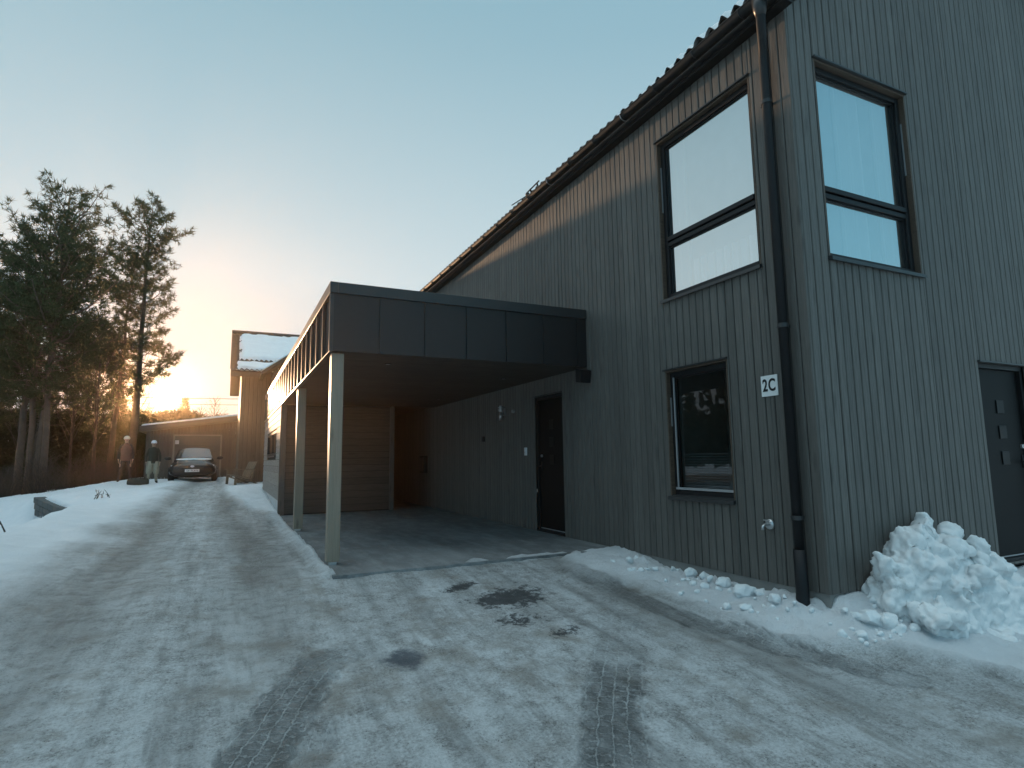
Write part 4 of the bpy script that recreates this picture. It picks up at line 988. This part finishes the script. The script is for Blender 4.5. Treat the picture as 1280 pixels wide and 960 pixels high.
q = MB(); loft(q, [(.80, .60, .885, .895, .0), (.95, .66, .90, .92, .02), (1.08, .66, .915, .945, .02)], 16, 4); q.build('bonnet_sky_reflection', M_SNOW, car, True)  # white strip standing in for the sky reflected along the bonnet

# ================================================================== PEOPLE (facing -Y, local)
def mat_flat(n, c, rough=.8): return simple(n, c, rough, 0, .12, 12)
SKIN = mat_flat('skin', (.42, .27, .20), .55)
def person(label, loc, rotz, H, jacket, trousers, boots, hatmat, cap, vest, stance=.16, arm=.27, baggy=False, group=None):
    root = thing('person', label, 'person', loc, group, local=True); root.rotation_euler[2] = rotz; k = H / 1.80
    J = []; Rr = []; E_ = []
    def j(x, y, z, rx, ry=None, par=None):
        J.append((x, y, z)); Rr.append((rx, ry or rx)); i = len(J) - 1
        if par is not None: E_.append((par, i))
        return i
    pel = j(0, 0, .96, .150, .115); sp1 = j(0, -.005, 1.12, .135, .105, pel); ch_ = j(0, -.01, 1.32, .165, .12, sp1); nb = j(0, .005, 1.475, .085, .075, ch_); nk = j(0, -.005, 1.545, .055, .055, nb)
    h1 = j(0, -.025, 1.615, .072, .085, nk); h2 = j(0, -.02, 1.70, .080, .098, h1); j(0, -.01, 1.765, .062, .075, h2)
    hands = []
    for s in (-1, 1):
        sh_ = j(.165 * s, 0, 1.425, .072, .072, ch_); el = j(arm * s, .03, 1.155, .050, .050, sh_); wr = j((arm - .01) * s, -.06, .915, .034, .034, el); pa = j((arm - .012) * s, -.085, .855, .040, .022, wr); hands.append((s, pa))
        hp = j(.095 * s, 0, .89, .105, .105, pel); kn = j(.5 * (.095 + stance) * s, -.025, .51, .078 if baggy else .066, None, hp); an = j(stance * s, .02, .11, .050, None, kn); j((stance + .01) * s, .05, .045, .045, .04, an); j((stance + .03) * s, -.15, .04, .042, .034, an)
    me = bpy.data.meshes.new('person_body'); me.from_pydata([Vector(p) * k for p in J], E_, []); o = bpy.data.objects.new('tmp', me); COL.objects.link(o)
    md = o.modifiers.new('s', 'SKIN'); md.use_smooth_shade = True
    for i, sv in enumerate(me.skin_vertices[0].data): sv.radius = (Rr[i][0] * k, Rr[i][1] * k); sv.use_root = (i == 0)
    sb = o.modifiers.new('u', 'SUBSURF'); sb.levels = 2; sb.render_levels = 2
    m2 = evaluated(o); bpy.data.objects.remove(o)
    # fingers, thumb, nose, ears, eyes grown into the same mesh
    q = MB()
    for s, pi2 in hands:
        x, y, z = [c * k for c in J[pi2]]
        for f, (dy, L) in enumerate(((-.030, .070), (-.010, .080), (.010, .075), (.028, .058))):
            q.tube([(x, y + dy, z), (x, y + dy - .006, z - .045), (x - .006 * s, y + dy - .010, z - .045 - L * .55), (x - .022 * s, y + dy - .012, z - .04 - L)], [.010, .010, .009, .007], 6)
        q.tube([(x - .004 * s, y - .030, z + .02), (x - .014 * s, y - .058, z - .012), (x - .018 * s, y - .062, z - .042)], [.011, .010, .008], 6)
    q.ball((0, -.118 * k, 1.675 * k), (.014, .020, .020), 8, 6)
    for s in (-1, 1): q.ball((.083 * s * k, -.01, 1.685 * k), (.012, .025, .034), 8, 6)
    nsk = len(q.f)
    for s in (-1, 1): q.ball((.033 * s * k, -.110 * k, 1.70 * k), (.012, .008, .008), 8, 6)
    neye = len(q.f); q.tube([(-.025, -.112 * k, 1.635 * k), (.025, -.112 * k, 1.635 * k)], .006, 6)
    bm = bmesh.new(); bm.from_mesh(m2); nb_ = len(bm.faces)
    vs = [bm.verts.new(v) for v in q.v]
    for i, f in enumerate(q.f):
        fc = bm.faces.new([vs[a] for a in f]); fc.material_index = 0 if i < nsk else 4; fc.smooth = True
    bm.faces.ensure_lookup_table()
    for f in bm.faces[:nb_]:
        c = f.calc_center_median() / k; f.smooth = True
        if c.z < .12: mi = 3
        elif abs(c.x) > arm - .09 and c.z < .91 and c.y < -.02 and c.z > .6: mi = 0
        elif c.z < .97 and not (abs(c.x) > arm - .1 and c.z > .85): mi = 2
        elif c.z < 1.53: mi = 1
        else: mi = 0
        f.material_index = mi
    mb_ = bpy.data.meshes.new('body'); bm.to_mesh(mb_); bm.free()
    for mm_ in (SKIN, jacket, trousers, boots, M_BLACK): mb_.materials.append(mm_)
    body = bpy.data.objects.new('body', mb_); COL.objects.link(body); body.parent = root
    q = MB(); n = 20; rings = [(.84, .185, .135, 0), (.95, .182, .140, 0), (1.12, .175, .130, -.005), (1.30, .192, .140, -.01), (1.40, .180, .130, -.005), (1.47, .120, .100, .0), (1.52, .075, .075, 0)]
    V = [(rx * math.cos(2 * math.pi * t / n) * k, (yo + ry * math.sin(2 * math.pi * t / n)) * k, z * k) for z, rx, ry, yo in rings for t in range(n)]
    q.add(V, [(i * n + t, i * n + (t + 1) % n, (i + 1) * n + (t + 1) % n, (i + 1) * n + t) for i in range(len(rings) - 1) for t in range(n)])
    q.build('jacket' if vest is None else 'vest', vest or jacket, root, True)
    if baggy:
        for s in (-1, 1):
            q = MB(); q.tube([(.095 * s * k, 0, .93 * k), (.115 * s * k, -.01, .75 * k), (.125 * s * k, -.02, .52 * k), (.14 * s * k, -.01, .40 * k)], [.115, .118, .115, .085], 14, False); q.build('trouser_leg', trousers, root, True)
    q = MB(); n = 18; hr = [(1.690, .108, .125), (1.72, .110, .127), (1.765, .100, .115), (1.80, .075, .088), (1.822, .035, .045)]
    V = [(rx * math.cos(2 * math.pi * t / n) * k, (-.018 + ry * math.sin(2 * math.pi * t / n)) * k, z * k) for z, rx, ry in hr for t in range(n)]
    q.add(V, [(i * n + t, i * n + (t + 1) % n, (i + 1) * n + (t + 1) % n, (i + 1) * n + t) for i in range(len(hr) - 1) for t in range(n)] + [tuple(range((len(hr) - 1) * n, len(hr) * n))])
    if cap: q.hexa([(-.075 * k, -.22 * k, 1.695 * k), (.075 * k, -.22 * k, 1.695 * k), (.10 * k, -.10 * k, 1.705 * k), (-.10 * k, -.10 * k, 1.705 * k), (-.075 * k, -.22 * k, 1.705 * k), (.075 * k, -.22 * k, 1.705 * k), (.10 * k, -.10 * k, 1.72 * k), (-.10 * k, -.10 * k, 1.72 * k)])
    q.build('hat', hatmat, root, True)
    return root
person('person in brown vest over dark sleeves and pale hat, standing left of the bundle', (-8.06, 24.5, gz(-8.06, 24.5) - .005), .1, 1.80, mat_flat('black_sleeves', (.022, .02, .02)), mat_flat('dark_brown_trousers', (.045, .026, .022)), mat_flat('black_boots', (.015, .014, .014)), mat_flat('cream_hat', (.62, .60, .50)), False, mat_flat('rust_brown_vest', (.17, .075, .05)), .19, .25)
person('person in dark jacket, baggy beige trousers and white cap, standing nearest the car', (-7.08, 24.05, gz(-7.08, 24.05) - .005), .15, 1.68, mat_flat('dark_olive_jacket', (.045, .038, .024)), mat_flat('beige_trousers', (.36, .29, .21)), mat_flat('black_boots', (.015, .014, .014)), mat_flat('white_cap', (.72, .70, .76)), True, None, .15, .26, True)
bgm = mat_flat('dark_olive_canvas', (.035, .036, .028)); bx_, by_ = -7.52, 23.85; bz_ = gz(bx_, by_)
bag = thing('duffel_bag', 'long dark bundle like a duffel bag lying between the two people', 'bag', (bx_, by_, bz_), local=True)
q = MB(); loft(q, [(-.36, .10, .02, .17, 0), (-.32, .14, -.01, .23, .01), (-.1, .155, -.02, .26, .01), (.15, .15, -.02, .25, .01), (.31, .14, -.01, .23, .01), (.36, .10, .02, .17, 0)], 16, 3); q.v = [(y, x, z) for x, y, z in q.v]; q.build('body', bgm, bag, True)
for s in (-.15, .15):
    q = MB(); q.tube([(s - .07, -.13, .20), (s - .06, -.06, .30), (s + .06, -.06, .30), (s + .07, -.13, .20)], .012, 6); q.build('strap', M_BLACK, bag, True)

# ================================================================== GARDEN CHAIR
cx_, cy_ = -4.02, 18.75; cz_ = gz(cx_, cy_) - .015
chair = thing('garden_chair', 'low slatted wooden garden chair in the snow beside the brown house wall', 'chair', (cx_, cy_, cz_), local=True); chair.rotation_euler[2] = R(-62)
MW = wood('weathered_chair_wood', (.20, .145, .10), 'y', .7)
q = MB()
for i in range(6): q.bar((-.27, -.28 + i * .10, .33 - i * .026), (.27, -.28 + i * .10, .33 - i * .026), .085, .02, (0, .25, 1))
q.build('seat', MW, chair)
q = MB()
for i in range(5): q.bar((-.21 + i * .105, .20, .20), (-.22 + i * .11, .46, .76), .09, .02, (0, -1, .4))
q.bar((-.27, .30, .38), (.27, .30, .38), .06, .022, (0, -1, .4)); q.bar((-.27, .43, .66), (.27, .43, .66), .06, .022, (0, -1, .4)); q.build('backrest', MW, chair)
for s in (-1, 1):
    q = MB(); q.bar((.30 * s, -.34, .52), (.30 * s, .36, .50), .11, .024); q.build('armrest', MW, chair)
    q = MB(); q.bar((.27 * s, -.30, 0), (.27 * s, -.27, .505), .08, .03, (1, 0, 0)); q.build('leg', MW, chair)
    q = MB(); q.bar((.285 * s, -.30, .30), (.285 * s, .46, .02), .09, .03, (0, 0, 1)); q.build('leg', MW, chair)
    q = MB(); q.bar((.30 * s, .22, .10), (.30 * s, .36, .49), .06, .03, (1, 0, 0)); q.build('back_support', MW, chair)

# ================================================================== CABIN AND WIRES BEYOND THE TREES
cb = thing('cabin', 'dark low cabin with snowy roof glimpsed behind the left pine trunks', 'cabin', (-17, 50, 0))
q = MB(); q.box(-21.5, -11.5, 50, 55, -1.5, 2.0); q.build('wall', M_NCLAD, cb)
q = MB(); q.prism([(49.4, 1.95), (52.5, 3.0), (55.6, 1.95), (55.6, 1.85), (52.5, 2.88), (49.4, 1.85)], 'x', -22, -11); q.build('roof', M_SNOW, cb)
for i, (za, zb_) in enumerate(((6.42, 6.28), (5.95, 5.75))):
    q = MB(); pts = [(-60 + 100 * t, 56 - 9 * t, za + (zb_ - za) * t + 3.2 * ((2 * t - 1) ** 2) - 0.0) for t in np.linspace(0, 1, 24)]; q.tube(pts, .022, 5)
    tag(q.build('overhead_wire', M_BLACK), ('upper' if i == 0 else 'lower') + ' thin overhead wire crossing the sky right of the sun', 'wire')
# ================================================================== TREES
def tufts(C, D, L, K, rng, spread=.55, wid=.016, jitter=.03):
    """needle blades: for each tuft centre C (n,3) pointing along D, K thin triangles"""
    n = len(C); c = np.repeat(C, K, 0); d_ = np.repeat(D, K, 0)
    rnd = rng.normal(size=(n * K, 3)); rnd /= np.linalg.norm(rnd, axis=1, keepdims=True) + 1e-9
    dd = d_ * (1 - spread) + rnd * spread; dd /= np.linalg.norm(dd, axis=1, keepdims=True) + 1e-9
    ln = np.repeat(L, K)[:, None] * rng.uniform(.6, 1.15, (n * K, 1))
    sd = np.cross(dd, rng.normal(size=(n * K, 3))); sd /= np.linalg.norm(sd, axis=1, keepdims=True) + 1e-9
    b = c + rng.normal(size=(n * K, 3)) * jitter
    V = np.stack([b - sd * wid, b + sd * wid, b + dd * ln], 1).reshape(-1, 3)
    return V, np.arange(n * K * 3).reshape(-1, 3)
def tree(seed, H, kind_='pine', cb=.35, rad=2.2, nb=46, lean=(0, 0), stems=1, K=15, tl=.26, wid=.017, rtrunk=.17, mat_leaf=None, mat_bark=None, sec=7, prof=None):
    rng = np.random.default_rng(seed); trunk = MB(); Cs, Ds = [], []
    for s in range(stems):
        h = H * (1 - .09 * s * rng.uniform(.5, 1.3)); bx, by = (0, 0) if s == 0 else rng.uniform(-.35, .35, 2)
        top = np.array([lean[0] + (rng.uniform(-.9, .9) if stems > 1 else 0), lean[1] + (rng.uniform(-.6, .6) if stems > 1 else 0), h])
        nseg = 12; wob = rng.normal(size=(nseg + 1, 2)) * .05; wob[0] = 0
        P_ = [np.array([bx + top[0] * t ** 1.3, by + top[1] * t ** 1.3, h * t]) + np.array([*np.cumsum(wob, 0)[int(t * nseg)], 0]) * .6 for t in np.linspace(0, 1, nseg + 1)]
        P_ = np.array(P_); r0 = rtrunk * (1 if s == 0 else .75)
        trunk.tube([Vector(p) for p in P_], [r0 * (1.25 if i == 0 else 1) * (1 - .88 * (i / nseg) ** 1.1) for i in range(nseg + 1)], 9)
        def at(t):
            f = min(max(t, 0), .999) * nseg; i = int(f); return P_[i] + (P_[i + 1] - P_[i]) * (f - i)
        for i in range(nb):
            t = cb + (1 - cb) * (i + rng.uniform(0, 1)) / nb
            if t > .99: t = .99
            u_ = (t - cb) / (1 - cb)
            pr = prof(u_) if prof else (math.sin(math.pi * min(1, .12 + .80 * u_)) ** .7)
            ln = rad * pr * rng.uniform(.55, 1.12)
            az = i * 2.4 + rng.normal() * .5; el = (-.15 + .75 * u_ + rng.normal() * .12) if kind_ == 'pine' else (-.32 + .55 * u_ + rng.normal() * .08)
            d0 = np.array([math.cos(az) * math.cos(el), math.sin(az) * math.cos(el), math.sin(el)])
            o_ = at(t); npt = 6; pts = []; up = .28 if kind_ == 'pine' else (.18)
            for k in range(npt + 1):
                q_ = k / npt; p = o_ + d0 * ln * q_ + np.array([0, 0, up * ln * q_ ** 2 * (1 if kind_ == 'pine' else .5) - (.05 * ln * math.sin(q_ * 3.1))]) + rng.normal(size=3) * .03 * ln * q_
                pts.append(p)
            rb = max(.010, .030 * ln / 2.0)
            trunk.tube([Vector(p) for p in pts], [rb * (1 - .8 * k / npt) + .003 for k in range(npt + 1)], 4, False)
            ns = max(3, int(sec * (ln / rad + .25)))
            for j_ in range(ns):
                q_ = (.30 if kind_ == 'pine' else .12) + (1.0 - (.30 if kind_ == 'pine' else .12)) * (j_ + rng.uniform(0, 1)) / ns
                f = min(q_, .999) * npt; k = int(f); p0 = pts[k] + (pts[min(k + 1, npt)] - pts[k]) * (f - k)
                sdv = np.cross(d0, [0, 0, 1.0]); sdv /= np.linalg.norm(sdv) + 1e-9
                sg_ = 1 if j_ % 2 else -1; sl_n = ln * (.42 if kind_ == 'pine' else .32) * (1.15 - q_) + .16
                dv = d0 * rng.uniform(.4, .9) + sdv * sg_ * rng.uniform(.4, 1.0) + np.array([0, 0, rng.uniform(.0, .6) if kind_ == 'pine' else rng.uniform(-.35, .1)]); dv /= np.linalg.norm(dv)
                p1 = p0 + dv * sl_n
                if sl_n > .25: trunk.tube([Vector(p0), Vector(p1)], [.008, .004], 3, False)
                nt_ = max(2, int(sl_n / .15))
                for m_ in range(nt_):
                    g = .35 + .65 * (m_ + .5) / nt_; Cs.append(p0 + dv * sl_n * g + rng.normal(size=3) * .06); Ds.append(dv + np.array([0, 0, .35 if kind_ == 'pine' else -.1]))
            Cs.append(pts[-1]); Ds.append(d0 + np.array([0, 0, .4]))
    Cs = np.array(Cs); Ds = np.array(Ds); Ds /= np.linalg.norm(Ds, axis=1, keepdims=True)
    V, F_ = tufts(Cs, Ds, tl * rng.uniform(.75, 1.2, len(Cs)), K, rng, .60 if kind_ == 'pine' else .5, wid, .035)
    return trunk, V, F_
def plant(name, label, loc, group=None, mb=None, V=None, F_=None, leaf=None, bark=None, cat='tree', crown='crown'):
    t = thing(name, label, cat, loc, group, local=True)
    mb.build('trunk', bark or M_BARK, t, True, fixn=False)
    if V is not None: link(crown, np_mesh(crown, V, F_), leaf or M_PINE, t)
    return t
pine_prof = lambda u: (.55 + .6 * math.sin(math.pi * min(u * 1.02, 1)) ** .8) * (1 if u < .86 else max(.35, 1 - (u - .86) * 3.2))
GP = 'tall pines left of the driveway'
def gp(x, y): return (x, y, gz(x, y) - .1)
a = tree(1, 13.3, 'pine', .33, 2.45, 46, (-.35, 0), 3, 10, .28, .018, .185, sec=7, prof=pine_prof)
plant('pine_tree', 'broad many-stemmed pine with rounded crown and pale lower trunk, tallest at the far left', gp(-11.75, 28.4), GP, *a)
a = tree(2, 14.5, 'pine', .36, 2.7, 84, (.25, 0), 1, 12, .28, .018, .20, sec=9, prof=lambda u: (1.0 - .45 * u) * (.8 + .25 * math.sin(u * 17)) * (1 if u < .9 else .8))
plant('pine_tree', 'tall narrow pine with open side branches standing just left of the sun', gp(-8.80, 32.2), GP, *a)
a = tree(5, 12.2, 'pine', .30, 1.8, 58, (.55, 0), 1, 11, .28, .018, .15, sec=8, prof=lambda u: .75 + .3 * math.sin(u * 9))
plant('pine_tree', 'slightly shorter leaning pine pressed against the left side of the narrow pine', gp(-9.85, 32.8), GP, *a)
b_ = tree(9, 11.0, 'pine', .34, 2.2, 74, (.2, 0), 1, 12, .29, .021, .16, sec=7, prof=pine_prof)
t0 = plant('pine_tree', 'dark-trunked pine at the left edge of the picture', gp(-12.55, 28.9), GP, *b_)
copy_tree(t0, gp(-14.6, 30.5), 2.1, (1, 1, .93), 'half-cropped pine at the very left edge behind the dark-trunked one')
copy_tree(t0, gp(-10.9, 35.2), 3.1, (.62, .62, .80), 'slim pine standing behind the gap between the broad pine and the narrow pine')
copy_tree(t0, gp(-13.6, 36.0), 1.2, (1, 1, 1.0), 'pine further back whose crown fills the space behind the broad pine')
# dense dark spruces filling in below the crowns
GS = 'dark spruces behind the pines'
s1 = tree(21, 7.0, 'spruce', .06, 1.55, 60, (0, 0), 1, 13, .22, .020, .10, sec=8, prof=lambda u: max(.08, 1.02 - u))
st = plant('spruce_tree', 'dark spruce behind the pine trunks', gp(-12.2, 38.0), GS, s1[0], s1[1], s1[2], M_SPRUCE, M_BARK2)
st['label'] = 'dark spruce behind the left pine trunks'
for i, (x, y, sc) in enumerate([(-14.2, 37, .95), (-16.5, 40, 1.1), (-10.6, 40, .88), (-18.8, 38, 1.0), (-15.2, 44, 1.2), (-12.9, 45, 1.0), (-20.5, 43, 1.15), (-23.5, 40, 1.0), (-17.6, 33.5, .85), (-20.5, 32, .9), (-11.4, 47, .85), (-25, 47, 1.2)]):
    copy_tree(st, gp(x, y), i * 1.7, (sc * 1.1, sc * 1.1, sc), 'dark spruce behind the left pine trunks')
# evergreen hedge and low trees closing the view under the sun
rng = np.random.default_rng(15); n_ = 7400
hx = rng.uniform(-18, -4.6, n_); hz = rng.uniform(0, 1, n_) ** .8; hy = 37.2 + rng.normal(size=n_) * .5
base_ = np.array([float(v_) for v_ in hfun(hx, hy, False)]); ht = 3.9 - base_ + .3 * fbm(hx * .9, hx * 0 + 3, oct=3, seed=6)
C_ = np.stack([hx, hy, base_ + hz * ht], 1); D_ = np.stack([rng.normal(size=n_) * .5, -np.abs(rng.normal(size=n_)) * .5, np.ones(n_) * .5], 1); D_ /= np.linalg.norm(D_, axis=1, keepdims=True)
V, F_ = tufts(C_, D_, np.full(n_, .34), 10, rng, .6, .035, .10)
hd_ = thing('hedge', 'tall dark evergreen hedge closing the view behind the people and the pine trunks', 'hedge', (0, 0, 0), local=True)
link('foliage', np_mesh('foliage', V, F_), M_SPRUCE, hd_)
q = MB()
for x in np.arange(-17.8, -4.7, .55): q.tube([(x, 37.3, -1.2), (x + .05, 37.2, 1.2), (x - .05, 37.3, 2.6)], [.04, .03, .008], 5)
q.build('stems', M_BARK2, hd_)
# far spruce right of the sun, and small ones by the wires
fs = tree(31, 5.6, 'spruce', .02, 1.45, 64, (0, 0), 1, 10, .24, .028, .1, sec=8, prof=lambda u: max(.05, 1.0 - u) ** .8)
ft = plant('spruce_tree', 'lone pointed spruce above the garage roof just right of the sun', (-8.45, 64.9, 2.0), None, fs[0], fs[1], fs[2], M_SPRUCE, M_BARK2)
for i, (x, y, z, sc, lb) in enumerate([(-4.55, 66, 2.6, .55, 'small distant spruce above the garage roof near the brown house'), (-4.0, 68, 2.6, .62, 'tallest of the small distant spruces beside the brown house corner'), (-6.7, 70, 2.2, .50, 'small rounded distant spruce above the middle of the garage roof'), (-11.1, 66, 2.0, .58, 'distant spruce just below the sun'), (-12.6, 62, 1.6, .75, 'distant spruce left of and below the sun')]):
    copy_tree(ft, (x, y, z), i * 2.0, (sc * 1.1, sc * 1.1, sc), lb)
# bare birches
def bare(seed, H, nb=26, spread=.5, r0=.06, twig=3):
    rng = np.random.default_rng(seed); mb = MB()
    mb.tube([(0, 0, 0), (.05, 0, H * .4), (-.03, .04, H * .75), (.06, 0, H)], [r0, r0 * .75, r0 * .45, .008], 6)
    for i in range(nb):
        t = .25 + .72 * (i + rng.random()) / nb; az = i * 2.4; L = H * .38 * (1.1 - t) + .25
        p0 = Vector((0, 0, H * t)); dv = Vector((math.cos(az) * spread, math.sin(az) * spread, .75)).normalized()
        p1 = p0 + dv * L * .6; p2 = p1 + (dv + Vector((0, 0, .25))) * L * .4; mb.tube([p0, p1, p2], [r0 * .3, r0 * .2, .005], 4, False)
        for j_ in range(twig):
            f = rng.uniform(.3, 1); q0 = p0.lerp(p2, f); dd = (dv + Vector(rng.normal(size=3)) * .45).normalized(); q1 = q0 + dd * L * .4
            mb.tube([q0, q1], [.008, .004], 3, False)
            for _ in range(2):
                dd2 = (dd + Vector(rng.normal(size=3)) * .5).normalized(); q2 = q0.lerp(q1, rng.uniform(.4, 1)); mb.tube([q2, q2 + dd2 * L * .2], [.006, .003], 3, False)
    return mb
mb = bare(3, 4.6, 30, .55, .07)
bt_ = plant('bare_tree', 'leafless tree above the garage roof beneath the wires', (-5.7, 58, 2.4), 'bare trees beyond the garage', mb, bark=M_BARK2)
copy_tree(bt_, (-6.9, 60, 2.4), 1.0, (.9, .9, .85), 'second leafless tree, between the pointed spruce and the wires')
mb = bare(8, 7.5, 34, .4, .06)
yb = plant('bare_tree', 'slender leafless tree between the broad pine and the narrow pine', gp(-10.1, 30.2), 'bare saplings among the pines', mb, bark=M_BARK2)
for i, (x, y, s, lb) in enumerate([(-13.2, 31.5, .9, 'slender leafless tree among the dark trunks at far left'), (-9.2, 35.5, 1.0, 'slender leafless tree behind the person in the brown vest'), (-11.9, 35, 1.1, 'slender leafless tree behind the broad pine')]):
    copy_tree(yb, gp(x, y), i * 1.3, (s, s, s), lb)
# leafless shrubs along the bank
def shrub(seed, H=1.5, n=34):
    rng = np.random.default_rng(seed); mb = MB()
    for i in range(n):
        az = rng.uniform(0, 6.28); sp = rng.uniform(.1, .75); L = H * rng.uniform(.5, 1.0); b0 = Vector((rng.normal() * .18, rng.normal() * .18, 0))
        dv = Vector((math.cos(az) * sp, math.sin(az) * sp, 1)).normalized(); p1 = b0 + dv * L * .55; p2 = p1 + (dv + Vector((rng.normal() * .3, rng.normal() * .3, .1))) * L * .45
        mb.tube([b0, p1, p2], [.014, .010, .005], 4, False)
        for _ in range(3):
            q0 = b0.lerp(p2, rng.uniform(.35, .95)); mb.tube([q0, q0 + (dv + Vector(rng.normal(size=3)) * .6).normalized() * L * .3], [.007, .004], 3, False)
    return mb
sb_ = shrub(4); me_s = None
sh0 = tag(sb_.build('bare_shrub', M_BARK2, None, True, fixn=False), 'leafless twiggy shrub on the bank under the pines', 'shrub', 'leafless shrubs along the bank'); sh0.location = gp(-13.6, 27.2)
rs = random.Random(5)
for i in range(22):
    c = sh0.copy(); COL.objects.link(c); x = rs.uniform(-17.5, -8.6); y = 26.5 + rs.uniform(0, 5) + (1.5 if x > -10.5 else 0) + (3 if x > -9.5 else 0)
    c.location = gp(x, y); c.rotation_euler[2] = rs.uniform(0, 6); s = rs.uniform(.7, 1.25); c.scale = (s, s, s * rs.uniform(.8, 1.1))
# twigs poking through the snow
tw = shrub(12, .30, 7); t1 = tag(tw.build('dry_twig', M_BARK2, None, fixn=False), 'small dry twig poking out of the snow bank beside the driveway', 'twig'); t1.location = (-7.75, 17.8, gz(-7.75, 17.8) - .02)
t2 = t1.copy(); COL.objects.link(t2); t2.location = (-9.05, 13.2, gz(-9.05, 13.2) - .05); t2.scale = (2.2, 2.2, 3.0); t2['label'] = 'taller dry twigs in the snow at the left picture edge below the block wall'
# far-off wood ringing the plot: one mass nobody could count
rng = np.random.default_rng(77); VV, FF, o_ = [], [], 0
def cone_tree(x, y, z, h, rr_):
    n = 46; t = rng.uniform(0, 1, n) ** .8; a = rng.uniform(0, 6.283, n); rad_ = rr_ * (1 - t) * rng.uniform(.6, 1.1, n) + .1
    c = np.stack([x + rad_ * np.cos(a) * .5, y + rad_ * np.sin(a) * .5, z + h * t], 1)
    tip = np.stack([x + rad_ * np.cos(a) * 1.2, y + rad_ * np.sin(a) * 1.2, z + h * t - .25 * rad_], 1)
    sdv = np.stack([-np.sin(a), np.cos(a), np.zeros(n)], 1) * (.30 + .3 * rad_)[:, None]
    return np.stack([c - sdv + [0, 0, .18 * h * .3], c + sdv + [0, 0, .1 * h * .3], tip], 1).reshape(-1, 3)
for i in range(1300):
    az = R(rng.uniform(-128, 12)); dist = rng.uniform(62, 105); x, y = -4 + dist * math.sin(az), -3 + dist * math.cos(az)
    dg = abs(math.degrees(az) - SUN_AZ); h = rng.uniform(4.2, 8.0) * (1 if dg > 9 else .45 + .06 * dg); z = float(np.interp(dist, [30, 60, 400], [-.4, .2, 3]))
    if math.degrees(az) > -13: h = min(h, 4.2)
    if math.degrees(az) < -22: h *= 1.55
    v_ = cone_tree(x, y, z - .5, h, h * .22); VV.append(v_)
VV = np.concatenate(VV); wood_ = link('distant_wood', np_mesh('distant_wood', VV, np.arange(len(VV)).reshape(-1, 3)), M_SPRUCE)
tag(wood_, 'distant dark wood ringing the snowy ground beyond the trees', 'wood'); wood_['kind'] = 'stuff'
